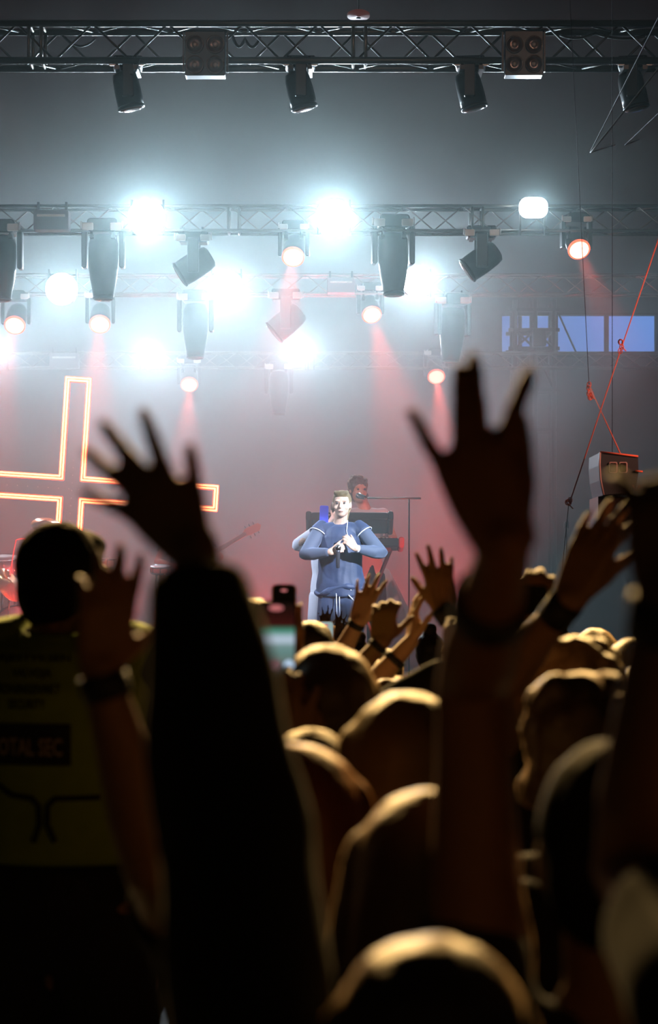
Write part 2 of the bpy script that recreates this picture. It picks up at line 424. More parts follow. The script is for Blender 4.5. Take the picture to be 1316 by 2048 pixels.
def blinder_off(px, py, w, h, label):
    d = D0 - .12; c = at(px, py, d); k = d / FPX
    t = empty('four_cell_blinder', c); tag(t, label, 'stage lamp', 'unlit four cell blinders')
    MB().rbox((0, 0, 0), (w * k, .13, h * k), .008).build('housing', M_dark, t)
    M = Matrix.Rotation(PI / 2, 3, 'X'); q = w * k * .25
    for sx in (-1, 1):
        for sz in (-1, 1):
            l = MB().lathe([(q * .92, -.01), (q * .92, .012), (q * .78, .012), (q * .7, .002), (q * .3, -.004), (q * .12, .006)], (sx * q * 1.02, -.07, sz * q * 1.02 - .01), M, 24).build('lamp_cell', M_glassoff, t)
            MB().ball((sx * q * 1.02, -.07, sz * q * 1.02 - .01), (q * .25, .012, q * .25), 12, 8).build('bulb', M_clamp, l)
    m = MB()
    for s in (-1, 1): m.box((s * (w * k / 2 + .014), .0, .02), (.012, .035, h * k * .9))
    m.tube([(-w * k / 2 - .014, 0, h * k * .45 + .03), (w * k / 2 + .014, 0, h * k * .45 + .03)], .01, 8)
    m.tube([(0, 0, h * k * .45 + .03), (0, .12, h * k * .45 + .05)], .012, 8)
    m.build('yoke', M_dark, t)
blinder_off(411, 111, 80, 88, 'unlit square four lamp blinder on the front truss, the left one')
blinder_off(1047, 110, 76, 88, 'unlit square four lamp blinder on the front truss, the right one')

# cables draped in the front truss, small boxes, wires
def cable(name, pts, r, m, label, cat, group=None, sag=0):
    P = []
    pts = [Vector(p) for p in pts]
    for a, b in zip(pts, pts[1:]):
        for i in range(8):
            t = i / 8; P.append(a.lerp(b, t) - Vector((0, 0, sag * 4 * t * (1 - t))))
    P.append(pts[-1])
    o = pts[0].copy()
    ob = MB().tube([p - o for p in P], r, 6).build(name, m); ob.location = o
    tag(ob, label, cat, group); return ob
e = .14
cable('power_cable', [at(130, 74, D0 + e), at(190, 78, D0 + e)], .008, M_cable, 'black cable drooping inside the dark front truss, left end', 'cable', 'cables in the front truss', .06)
cable('power_cable', [at(280, 118, D0 - .03), at(262, 148, D0 - .03), at(270, 118, D0 + .28)], .005, M_cable, 'thin black cable looping below the leftmost unlit moving head', 'cable', 'cables in the front truss', .03)
cable('power_cable', [at(465, 72, D0 + e), at(490, 76, D0 + e), at(520, 74, D0 + e)], .012, M_cable, 'bundle of cable hanging between the left blinder and the middle', 'cable', 'cables in the front truss', .07)
cable('power_cable', [at(1120, 70, D0 + e), at(1190, 66, D0 + e), at(1290, 72, D0 + e)], .010, M_cable, 'black cable run along the right end of the front truss', 'cable', 'cables in the front truss', .03)
def pbox(px, py, d, w, h, label):
    c = at(px, py, d); k = d / FPX
    t = empty('power_box', c); tag(t, label, 'power box', 'power boxes on the hazy trusses')
    MB().rbox((0, 0, 0), (w * k, .16, h * k), .01).build('case', mat('grey_case', (.35, .3, .3), .5), t)
    MB().rbox((0, -.085, h * k * .2), (w * k * .8, .01, h * k * .12), .004).build('label_strip', M_clamp, t)
    for s_ in (-1, 1): MB().box((s_ * w * k * .4, .03, h * k * .5 + .03), (.02, .03, .1)).build('hook', M_dark, t)
pbox(104, 442, D1 - .09, 70, 40, 'oblong grey box on the upper hazy truss, left of the long moving head')
pbox(129, 722, D3 - .09, 58, 30, 'reddish oblong box on the farthest truss, left of the top of the cross')
pbox(682, 572, D2 - .09, 55, 30, 'faint oblong box on the middle truss below the top middle bright lamp')
# red ellipse: dim emissive disc on a rod, added just above the front truss
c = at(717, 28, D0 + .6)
t = empty('glowing_disc', c); tag(t, 'small round dim red glowing disc just above the front truss', 'lamp')
MB().lathe([(.085, -.02), (.085, 0), (.07, .01), (.02, .02)], (0, 0, 0), rotm(x=R_(-9)), 28, 1, 1).build('disc_face', mat('dim_red_glow', (.10, .03, .02), .5, emit=(.4, .10, .07), estr=.10), t)
MB().ball((0, 0, -.03), (.02, .012, .008), 10, 6).build('bulb', M_dark, t)  # dark centre of the disc
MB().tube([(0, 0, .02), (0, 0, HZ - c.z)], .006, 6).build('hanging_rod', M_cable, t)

# wires, ropes at right
DR = 15.2
for a, b, r, lab in (((1256, 155, DR), (1180, 305, DR + 1.5), .004, 'thin wire running down left from the rightmost moving head, upper one'),
                     ((1330, 120, DR), (1182, 305, DR + .8), .006, 'thicker pale wire slanting down across the upper right corner'),
                     ((1340, 205, DR), (1250, 290, DR + 1), .005, 'short slanting wire at the right edge below the front truss')):
    top = at(*a); bot = at(*b)
    cable('rigging_wire', [top + (top - bot).normalized() * 2.2, top, bot, bot + Vector((.9, 6, 1.2))], r if True else 0, M_alu if 'pale' in lab else M_cable, lab, 'wire', 'rigging wires at the right')
def rope(pts, label, knots, tail=None, tr=.0022):
    o = at(*pts[0]); t = empty('guy_rope', o); tag(t, label, 'rope', 'orange guy ropes')
    P = [at(*p) - o for p in pts]
    MB().tube(P, .0042, 6).build('rope_strand', M_rope, t)
    for kx in knots:
        k = at(*kx) - o; m = MB(); rr = random.Random(kx[0])
        for q in range(4):
            a = rr.random() * 6; c = k + Vector((rr.uniform(-.012, .012), 0, rr.uniform(-.03, .03)))
            m.tube([c + Vector((math.cos(a + b) * .013, math.sin(b * 2) * .008, math.sin(a + b) * .018)) for b in [i * PI / 4 for i in range(8)]], .0036, 6, closed=True)
        m.tube([k, k + Vector((.03, 0, -.03))], .004, 6)
        m.build('knot', M_rope, t)
    if tail:
        MB().tube([at(*p) - o for p in tail], tr, 6).build('lashing_strap', M_cable, t)
rope([(1330, 440, 15.0), (1243, 695, 15.0), (1137, 1012, 15.0)], 'long orange rope crossing in front of the blue window', [(1243, 693, 15.0), (1137, 1008, 15.0)], [(1137, 1012, 15.0), (1120, 1180, 16.0), (1118, 1260, 17)])
rope([(1178, 770, 15.4), (1241, 908, 14.85)], 'shorter orange rope from a shackle down to the grey loudspeaker', [(1177, 776, 15.4), (1181, 790, 15.4)], [(1178, 770, 15.4), (1120, -400, 18)])

# hanging loudspeaker
M_spk = mat('grey_speaker_case', (.035, .075, .095), .45)
def cabinet(t, top, bot, z0, z1, tilt, lab):
    """wedge cabinet seen from the side: local x/z outline extruded in y"""
sp = at(1236, 942, 14.8); k = 14.8 / FPX
t = empty('line_array_speaker', sp); tag(t, 'grey hanging loudspeaker cabinet at right with two square handle recesses', 'loudspeaker')
out = [(1200, 905), (1276, 914), (1277, 945), (1270, 985), (1207, 990), (1201, 960), (1199, 930)]
P = [Vector(((x - 1236) * k, 0, (942 - y) * k)) for x, y in out]
m = MB(); n = len(P)
m.add([p + Vector((0, -.0, 0)) for p in P] + [p + Vector((0, .62, 0)) for p in P], [tuple(range(n)), tuple(range(2 * n - 1, n - 1, -1))] + [(i, n + i, n + (i + 1) % n, (i + 1) % n) for i in range(n)])
cab = m.build('cabinet', M_spk, t)
for x in (1226, 1246):
    MB().rbox(((x - 1236) * k, -.004, (942 - 935) * k), (17 * k, .012, 22 * k), .01).build('handle_frame', mat('pale_grey_edge', (.4, .43, .45), .4), t)
    MB().rbox(((x - 1236) * k, -.008, (942 - 935) * k), (13 * k, .014, 18 * k), .008).build('handle_recess', M_dark, t)
m = MB(); m.tube([P[0] + Vector((0, -.005, 0)), P[6] + Vector((0, -.005, 0)), P[5] + Vector((0, -.005, 0)), P[4] + Vector((0, -.005, 0))], .006, 6); m.build('front_grille_edge', mat('pale_grey_edge', (.4, .43, .45), .4), t)
m = MB(); m.tube([P[0] + Vector((0, -.006, .004)), P[1] + Vector((0, -.006, .004))], .006, 6); m.build('top_strap', M_rope, t)
m = MB(); m.box((0, .3, -.26), (.24, .5, .2)); m.build('lower_cabinet', M_dark, t)
m = MB(); m.tube([((1270 - 1236) * k, -.01, 0), ((1285 - 1236) * k, -.01, -.005)], .006, 6); m.tube([((1265 - 1236) * k, -.01, -.09), ((1272 - 1236) * k, -.01, -.13), ((1278 - 1236) * k, -.01, -.09)], .005, 6); m.build('rigging_pin', M_rope, t)
m = MB(); m.tube([(.0, .3, .12), (.0, .3, HZ - sp.z)], .002, 6); m.build('hoist_chain', M_cable, t)

# scaffold before the window
DS = 32.6
t = empty('scaffold_tower', Vector((at(1065, 0, DS).x, DS, STZ))); o = t.location.copy(); tag(t, 'dark scaffold tower standing against the blue window strip', 'scaffold')
zt = at(0, 600, DS).z
for px in (1030, 1070, 1108):
    for dy in (0, .5): MB().tube([(at(px, 0, DS).x - o.x, dy, 0), (at(px, 0, DS).x - o.x, dy, zt - o.z)], .035, 8).build('standard', M_dark, t)
for py in (620, 660, 697, 780, 860):
    z = at(0, py, DS).z - o.z
    for dy in (0, .5): MB().box((at(1068, 0, DS).x - o.x, dy, z), (102 / FPX * DS, .05, .05)).build('ledger', M_dark, t)
m = MB()
for a, b, c, d_ in ((1030, 660, 1070, 697), (1070, 660, 1030, 697), (1070, 660, 1108, 697), (1070, 697, 1108, 660), (1030, 697, 1070, 780), (1070, 697, 1108, 780)):
    m.tube([at(a, b, DS) - o, at(c, d_, DS) - o], .018, 6)
m.build('diagonal_brace', M_dark, t)
MB().rbox(at(1078, 676, DS - .1) - o, (26 / FPX * DS, .3, 36 / FPX * DS), .02).build('hung_box', M_dark, t)
cable('rigging_wire', [at(1112, 610, 33.97), at(1116, 625, 33.94), at(1157, 716, 33.94), at(1160, 724, 33.97)], .014, M_cable, 'dark wire slanting across the first blue window pane', 'wire', 'rigging wires at the right')
o = at(1133, 1050, 20); 
t = empty('clamp_lamp', o); tag(t, 'tiny grey work lamp hooked low on a thin pole at right, below the long rope', 'lamp')
MB().rbox((0, 0, 0), (.04, .03, .055), .006).build('housing', mat('pale_grey_edge', (.4, .43, .45), .4), t)
MB().tube([(0, .02, -.03), (0, .02, STZ - o.z + .01)], .006, 6).build('pole', M_cable, t)

# ------------------------------------------------------------------ neon cross
M_tube = mat('neon_tube_glow', (1, .8, .5), .5, emit=(1.0, .60, .20), estr=3.6)
M_strip = mat('red_neon_glow', (1, .1, .05), .5, emit=(1.0, .05, .02), estr=1.7)  # red halo round the tubes, put into an added emissive strip
DC = 26.0; kc = DC / FPX
cc = at(143, 978, DC)
t = empty('neon_cross', cc); tag(t, 'large standing cross outlined in glowing orange neon, left on the stage', 'neon cross'); t.rotation_euler = (0, R_(3.7), 0)
a = 24.5 * kc
U, Rr, Lf, Dn = 222 * kc, 292 * kc, 292 * kc, (cc.z - STZ) / math.cos(R_(3.7)) - .03
def outline(ins):
    h = a - ins
    return [(h, h), (h, U - ins), (-h, U - ins), (-h, h), (-Lf + ins, h), (-Lf + ins, -h), (-h, -h), (-h, -Dn + ins), (h, -Dn + ins), (h, -h), (Rr - ins, -h), (Rr - ins, h)]
def loop_tube(ins, r, y, name, m):
    q = outline(ins); mb = MB()
    for i in range(len(q)):
        p0 = Vector((q[i][0], y, q[i][1])); p1 = Vector((q[(i + 1) % len(q)][0], y, q[(i + 1) % len(q)][1]))
        mb.tube([p0, p1], r, 8, dome=True)
    return mb.build(name, m, t)
loop_tube(0.0, .0085, -.03, 'outer_neon_tube', M_tube)
loop_tube(.030, .0085, -.03, 'inner_neon_tube', M_tube)
mb = MB(); q = outline(.017)
for i in range(12):
    p0 = Vector((q[i][0], 0, q[i][1])); p1 = Vector((q[(i + 1) % 12][0], 0, q[(i + 1) % 12][1]))
    L = (p1 - p0).length + .05; c = (p0 + p1) / 2
    mb.box(c, (L, .03, .066) if abs(p1.x - p0.x) > abs(p1.z - p0.z) else (.066, .03, L))
mb.build('red_halo_strip', M_strip, t)
mb = MB()
for i in range(12):
    p0 = Vector((q[i][0], .07, q[i][1])); p1 = Vector((q[(i + 1) % 12][0], .07, q[(i + 1) % 12][1])); L = (p1 - p0).length + .03
    mb.box((p0 + p1) / 2, (L, .11, .04) if abs(p1.x - p0.x) > abs(p1.z - p0.z) else (.04, .11, L))
mb.build('frame', mat('dark_steel', (.06, .05, .05), .5, .5), t)
mb = MB()
for i in range(26):
    z = -Dn + .2 + i * .085
    if z < U: mb.ball((0, .02, z), .006, 6, 4)
for i in range(28):
    mb.ball((-Lf + .1 + i * .115, .02, 0), .006, 6, 4)
mb.build('pale_dot', M_clamp, t)  # small pale dots along both arms of the cross
mb = MB(); mb.box((0, .08, -Dn - .0), (.7, .6, .05), rotm(y=R_(-3.7))); mb.build('foot_plate', mat('dark_steel', (.06, .05, .05), .5, .5), t)
# ------------------------------------------------------------------ people
M_skin = mat('skin_tan', (.42, .24, .15), .5, spec=.4, bump=.15, bscale=120, bd=.001)
M_skin2 = mat('skin_fair', (.60, .38, .27), .5, spec=.4, bump=.15, bscale=120, bd=.001)
M_skin3 = mat('skin_brown', (.28, .15, .09), .5, spec=.4, bump=.15, bscale=120, bd=.001)
M_hair_dark = mat('hair_dark', (.03, .022, .012), .5, sheen=.08, bump=.5, bscale=70, bd=.002)
M_hair_brown = mat('hair_brown', (.07, .042, .02), .45, sheen=.6, bump=.5, bscale=70, bd=.002)
M_hair_fair = mat('hair_fair', (.17, .12, .055), .45, sheen=.6, bump=.5, bscale=70, bd=.002)
M_hair_red = mat('hair_auburn', (.16, .05, .01), .45, sheen=.6, bump=.5, bscale=70, bd=.002)
M_tee_black = mat('black_tshirt', (.012, .012, .012), .9, sheen=.05)
M_tee_green = mat('dark_green_shirt', (.03, .06, .035), .9, sheen=.3)
M_tee_brown = mat('brown_top', (.10, .06, .035), .9, sheen=.3)
M_tee_blue = mat('navy_top', (.03, .04, .08), .85, sheen=.4)
M_tee_white = mat('white_cloth', (.75, .75, .8), .8, sheen=.2)
M_band = mat('black_wristband', (.015, .015, .02), .6)
M_trous = mat('dark_trousers', (.02, .022, .03), .9)
M_shoe = mat('dark_shoes', (.03, .03, .03), .6)
def V(*a): return Vector(a)
UP = Vector((0, 0, 1)); CAMW = Vector((0, -1, 0))

def ik(Sh, W, l1, l2, hint):
    v = W - Sh; D = v.length; tot = (l1 + l2) * .995; st = 1.0
    if D > tot: st = D / tot; l1 *= st; l2 *= st
    D = max(D, abs(l1 - l2) + .01)
    c = (l1 * l1 + D * D - l2 * l2) / (2 * D); h = math.sqrt(max(0, l1 * l1 - c * c))
    u = v.normalized(); hp = hint - u * hint.dot(u); hp = hp.normalized() if hp.length > 1e-4 else u.orthogonal().normalized()
    return Sh + u * c + hp * h, st

SPREAD = (16, 5, -5, -18)
def hand(mb, W, up, back, side, hs=1.0, spread=SPREAD, curl=(12, 10, 12, 16), thumb=(48, 14), fat=1.0):
    """one hand: palm, four unequal jointed fingers, thumb leaving the side of the palm. side +1 right, -1 left.
    spread/curl in degrees per finger from index to little; curl bends towards the palm."""
    up = up.normalized(); back = (back - up * back.dot(up)).normalized()
    th = -up.cross(back) * side                       # thumb side
    f = hs
    kn = [(.030, .088), (.010, .093), (-.011, .089), (-.030, .080)]
    ln = [(.040, .024, .020), (.045, .028, .021), (.041, .026, .021), (.032, .019, .018)]
    rd = [.0092, .0095, .0090, .0080]
    base = W + up * .012 * f
    # palm: fan of metacarpals and pads
    for (sx, u), r in zip(kn, rd):
        K = W + th * sx * f + up * u * f
        mb.tube([W + th * sx * .55 * f, W.lerp(K, .5) + th * sx * .35 * f - back * .002 * f, K], [.0155 * f, .0135 * f, .0112 * f], 8, dome=True)
    mb.tube([W + th * .016 * f + up * .02 * f - back * .007 * f, W + th * .028 * f + up * .055 * f - back * .007 * f], [.017 * f, .015 * f], 8, dome=True)
    mb.tube([W - th * .018 * f + up * .02 * f - back * .006 * f, W - th * .024 * f + up * .06 * f - back * .005 * f], [.015 * f, .013 * f], 8, dome=True)
    mb.ball(W + up * .055 * f, .001, 4, 4) if False else None
    for i in range(4):
        K = W + th * kn[i][0] * f + up * kn[i][1] * f
        a = R_(spread[i]); d = (up * math.cos(a) + th * math.sin(a)).normalized()
        P = [K - d * .01 * f]; R = [rd[i] * 1.12 * f * fat]; c = 0
        p = K
        P.append(p); R.append(rd[i] * 1.12 * f * fat)
        for j, L in enumerate(ln[i]):
            c += R_(curl[i] * (1.0, 1.3, .8)[j])
            dd = (d * math.cos(c) - back * math.sin(c)).normalized()
            P.append(p + dd * L * f * .5); R.append(rd[i] * f * fat * (1.0, .93, .86)[j])
            p = p + dd * L * f; P.append(p); R.append(rd[i] * f * fat * (1.03, .95, .74)[j])
        mb.tube(P, R, 10, dome=True)
    a = R_(thumb[0]); td = (up * math.cos(a) + th * math.sin(a)).normalized()
    B = W + th * .016 * f + up * .018 * f - back * .006 * f
    p1 = B + (td * .9 - back * .25).normalized() * .042 * f
    d2 = (td + up * math.tan(R_(thumb[1])) - back * .15).normalized(); p2 = p1 + d2 * .034 * f
    p3 = p2 + (d2 - back * .1).normalized() * .027 * f
    mb.tube([B, p1, p1.lerp(p2, .5), p2, p2.lerp(p3, .5), p3], [.017 * f, .0125 * f, .0105 * f, .0108 * f, .0102 * f, .0075 * f], 10, dome=True)

def hairpiece(style, hc, f, r, s, vox):
    """hair volume round the head centre hc (f = facing)"""
    m = MB(); A = Matrix((r, f, UP)).transposed()
    def at_(x, y, z): return hc + A @ Vector((x, y, z)) * s
    def bl(x, y, z, a, b, c): m.ball(at_(x, y, z), Vector((a, b, c)) * s, 18, 12, A)
    if style == 'short':
        bl(0, -.012, .035, .084, .1, .092); bl(0, -.035, -.02, .078, .068, .08); bl(0, .05, .075, .06, .045, .035)
    elif style == 'wavy':
        bl(0, -.02, .045, .093, .1, .094); bl(0, -.04, -.01, .086, .075, .09)
        for i in range(16):
            a = i / 16 * 2 * PI; bl(math.cos(a) * .066, math.sin(a) * .07 - .02, .065 + .03 * math.sin(i * 2.3), .032, .032, .03)
        for i in range(7): bl(math.sin(i * 2.1) * .05, math.cos(i * 1.7) * .06 - .01, .12, .03, .03, .022)
        for i in range(8):
            a = PI + (i / 7 - .5) * 3.0; bl(math.sin(a) * -.075, math.cos(a) * .075, -.045, .028, .026, .035)
    elif style == 'tied':
        bl(0, -.022, .038, .083, .093, .089); bl(0, -.035, -.01, .08, .068, .075); bl(0, .04, .085, .055, .045, .03)
        for i in range(6): bl(-.045 + .004 * i, -.07 + .006 * i, -.03 - .022 * i, .022, .022, .02)
        for i in range(5): bl(-.05 + i * .025, .045, .1, .016, .04, .022)
    elif style == 'long':
        bl(0, -.012, .033, .092, .105, .098); bl(0, -.045, -.03, .094, .07, .11)
        m.tube([at_(0, -.05, 0), at_(0, -.075, -.12), at_(0, -.085, -.26), at_(0, -.08, -.36)], [q * s for q in (.092, .105, .11, .07)], 16, flat=(f, .5), dome=True)
        for sd in (-1, 1): m.tube([at_(sd * .07, 0, .05), at_(sd * .088, -.005, -.06), at_(sd * .1, 0, -.2)], [.035 * s, .035 * s, .02 * s], 10, dome=True)
    elif style == 'bob':
        bl(0, -.012, .035, .095, .108, .097); bl(0, -.035, -.04, .1, .082, .09)
        for sd in (-1, 1): m.tube([at_(sd * .07, 0, .04), at_(sd * .09, 0, -.08)], [.035 * s, .03 * s], 10, dome=True)
    elif style == 'bun':
        bl(0, -.012, .033, .086, .102, .092); bl(0, -.035, -.02, .08, .068, .075); bl(0, -.04, .145, .04, .04, .034)
    elif style == 'ponytail':
        bl(0, -.012, .033, .086, .102, .093); bl(0, -.035, -.02, .08, .068, .075)
        m.tube([at_(0, -.1, .05), at_(0, -.145, 0), at_(0, -.13, -.12), at_(0, -.12, -.2)], [.026 * s, .034 * s, .032 * s, .015 * s], 12, dome=True)
    me = remesh(m, vox, 6, .5); hn = .007 if style == 'wavy' else .003
    for v in me.vertices:
        q = v.co; n = noise.noise(Vector((q.x * 38, q.y * 38, q.z * 16))) * hn + noise.noise(q * 90) * hn * .35
        dd = (q - hc); dd = dd / max(dd.length, 1e-6); v.co = q + dd * n * s
    return me

def person(x, y, H, yaw=0, z0=0, label='', skin=None, hair='short', hairm=None, shirt=None, sleeves='short', sl=1.0, trousers=None,
           arms=None, vox=.007, tilt=(0, 0), hyaw=None, nk=0, face=False, lean=0, group='people in the crowd', puff=1.0, boxy=0, verbose=''):
    """yaw: facing direction turned from straight away from the photographer (radians, + to the right)"""
    skin = skin or M_skin; hairm = hairm or M_hair_dark; shirt = shirt or M_tee_black
    root = empty('person', (x, y, z0)); tag(root, label, 'person', group)
    O = Vector((x, y, z0)); s = H / 1.76
    f = Vector((math.sin(yaw), math.cos(yaw), 0)); r = Vector((f.y, -f.x, 0))
    def L(a, b, c): return (r * a + f * (b + lean * max(0, c - .9)) + UP * c) * s
    hf = V(math.sin(hyaw), math.cos(hyaw), 0) if hyaw is not None else f; hr = V(hf.y, -hf.x, 0)
    hc = L(tilt[0] * .08, tilt[1] * .08 + .015, 1.645 - nk)
    # arms
    A = {}
    for sd, nm in ((1, 'R'), (-1, 'L')):
        sp = (arms or {}).get(nm)
        sh = L(sd * .175, 0, 1.435)
        if sp is None:
            W = L(sd * .26, .06, .86); hint = -f * 1 + r * sd * .3
            el, st = ik(sh, W, .29 * s, .255 * s, hint)
            A[nm] = dict(sh=sh, el=el, W=W, up=(W - el).normalized(), back=r * sd, hs=1, spec={})
        else:
            W = sp['w'] - O
            if W.z > 1.45 * s: sh = L(sd * .145, .02, 1.435 + sp.get('lift', .07))
            el, st = ik(sh, W, .29 * s, .255 * s, sp.get('hint', UP * -.3 + r * sd))
            if st > 1.02: print('STRETCH', label[:40], nm, round(st, 2))
            A[nm] = dict(sh=sh, el=el, W=W, up=sp.get('up', UP), back=sp.get('back', CAMW), hs=sp.get('hs', 1), spec=sp.get('kw', {}), band=sp.get('band'))
    b = MB()
    fl = (f, .66)
    # torso, neck, legs
    b.tube([L(0, 0, .84), L(0, 0, .95), L(0, .005, 1.08), L(0, .01, 1.22), L(0, .0, 1.36), L(0, -.005, 1.44), L(0, -.005, 1.475)],
           [q * s for q in (.13, .158, .13, .15, .158, .12, .07)], 20, flat=fl, dome=True)
    b.tube([L(0, -.012, 1.42), L(0, .0, 1.5), hc + UP * -.03 * s], [.062 * s, .055 * s, .057 * s], 14, dome=True)
    for sd in (-1, 1):
        b.tube([L(sd * .05, -.01, 1.44), L(sd * .13, -.005, 1.425)], [.055 * s, .055 * s], 12, dome=True)
        b.tube([L(sd * .09, 0, .9), L(sd * .105, .005, .7), L(sd * .11, 0, .48), L(sd * .112, -.02, .33), L(sd * .115, -.01, .09)],
               [q * s for q in (.088, .08, .056, .054, .038)], 12, dome=True)
        b.tube([L(sd * .115, -.02, .05), L(sd * .125, .1, .035), L(sd * .13, .17, .028)], [.042 * s, .036 * s, .028 * s], 10, dome=True)
    # head
    Q = Matrix((hr, hf, UP)).transposed()
    def hb(px_, py_, pz_, a_, b_, c_): b.ball(hc + Q @ Vector((px_, py_, pz_)) * s, Vector((a_, b_, c_)) * s, 18, 12, Q)
    hb(0, -.008, .03, .074, .092, .085); hb(0, .02, -.03, .062, .07, .075); hb(0, .045, -.075, .038, .038, .032)
    b.tube([hc + Q @ Vector((0, .088, .012)) * s, hc + Q @ Vector((0, .106, -.022)) * s], [.008 * s, .0125 * s], 8, dome=True)
    for sd in (-1, 1):
        hb(sd * .075, -.005, -.005, .009, .02, .032); hb(sd * .03, .074, .032, .024, .014, .008); hb(sd * .04, .06, -.025, .02, .02, .02)
    if face: hb(0, .087, -.052, .022, .01, .006); hb(0, .086, -.062, .018, .01, .006)
    for nm, sd in (('R', 1), ('L', -1)):
        a = A[nm]; sh, el, W = a['sh'], a['el'], a['W']; q = s * .5 + .5 * s
        b.tube([L(sd * .12, 0, 1.41), sh], [.055 * s, .052 * s], 12, dome=True)
        b.tube([sh, sh.lerp(el, .35), sh.lerp(el, .75), el, el.lerp(W, .25), el.lerp(W, .6), W],
               [q_ * s for q_ in (.052, .049, .041, .040, .042, .034, .0255)], 14, dome=True)
        hand(b, W, a['up'], a['back'], sd, s * a['hs'], **a['spec'])
    me = remesh(b, vox, 3, .45)
    me.materials.append(skin)
    body = link('body', me, root)
    if face:
        for sd in (-1, 1):
            MB().ball(hc + Q @ Vector((sd * .031, .080, .012)) * s, .0098 * s, 10, 8).build('eye', mat('eye_dark', (.05, .04, .04), .2), root)
        MB().tube([hc + Q @ Vector((-.022, .095, -.057)) * s, hc + Q @ Vector((0, .1, -.056)) * s, hc + Q @ Vector((.022, .095, -.057)) * s], [.002, .004, .002], 6).build('lips', mat('lips', (.35, .12, .1), .4), root)
    if hair:
        me = hairpiece(hair, hc, hf, hr, s, max(vox, .008)); me.materials.append(hairm); link('hair', me, root)
    # shirt
    m = MB()
    m.tube([L(0, 0, .86), L(0, 0, .97), L(0, .005, 1.08), L(0, .01, 1.22), L(0, .0, 1.36), L(0, -.005, 1.445), L(0, -.008, 1.475)],
           [q_ * s * puff * (1 + boxy * k_) for q_, k_ in ((.165, .9), (.168, 1), (.155, 1), (.165, .6), (.172, .2), (.13, 0), (.075, 0))], 20, flat=(f, .72), dome=False)
    for sd, nm in ((1, 'R'), (-1, 'L')):
        a = A[nm]; sh, el, W = a['sh'], a['el'], a['W']
        m.tube([L(sd * .06, -.008, 1.44), L(sd * .13, -.003, 1.43), sh], [.062 * s * puff, .064 * s * puff, .066 * s * puff], 14, dome=True)
        if sleeves == 'none': continue
        k = .55
        if sleeves == 'short': m.tube([sh, sh.lerp(el, k * .5), sh.lerp(el, k)], [.066 * s * puff, .062 * s * puff, .064 * s * puff], 14)
        else: m.tube([sh, sh.lerp(el, .5), el, el.lerp(W, .5), el.lerp(W, .93)], [q_ * s * puff * sl for q_ in (.066, .060, .060, .051, .041)], 14, dome=False)
    me = remesh(m, max(vox * 1.3, .01), 4, .5)
    for v in me.vertices:
        q = v.co; v.co = q + Vector((noise.noise(q * 9), noise.noise(q * 9 + Vector((7, 3, 1))), 0)) * .008 + Vector((1, 1, 0)) * noise.noise(Vector((q.x * 22, q.y * 22, q.z * 9))) * .004
    me.materials.append(shirt); shirt_o = link('top', me, root)
    # trousers and shoes
    m = MB()
    m.tube([L(0, 0, .8), L(0, 0, .9), L(0, 0, 1.0)], [.155 * s, .17 * s, .16 * s], 18, flat=(f, .72))
    for sd in (-1, 1):
        m.tube([L(sd * .078, 0, .90), L(sd * .098, .005, .70), L(sd * .110, 0, .47), L(sd * .115, -.01, .1)], [.112 * s, .106 * s, .088 * s, .078 * s], 14)
    me = remesh(m, .014, 3, .5); me.materials.append(trousers or M_trous); link('trousers', me, root)
    for sd in (-1, 1):
        mm = MB(); mm.tube([L(sd * .115, -.045, .05), L(sd * .122, .06, .048), L(sd * .13, .17, .038)], [.05 * s, .05 * s, .04 * s], 12, dome=True)
        o_ = mm.build('shoe', M_shoe, root)
        for v in o_.data.vertices: v.co.z = max(v.co.z, .001)
    for nm in 'RL':
        a = A[nm]
        if a.get('band'):
            fr, wd, bm_ = a['band']
            p = a['W'].lerp(a['el'], fr); dd = (a['W'] - a['el']).normalized()
            MB().tube([p - dd * wd / 2, p, p + dd * wd / 2], [.0295 * s * (1 + fr * .95)] * 3, 20).build('wristband', bm_, root)
    return root, A, O, s

def wr(px, py, d): return at(px, py, d)
def crowd(px, ytop, d, label, **kw):
    p = at(px, ytop, d)
    return person(p.x, d, p.z / 1.0, label=label, **kw)

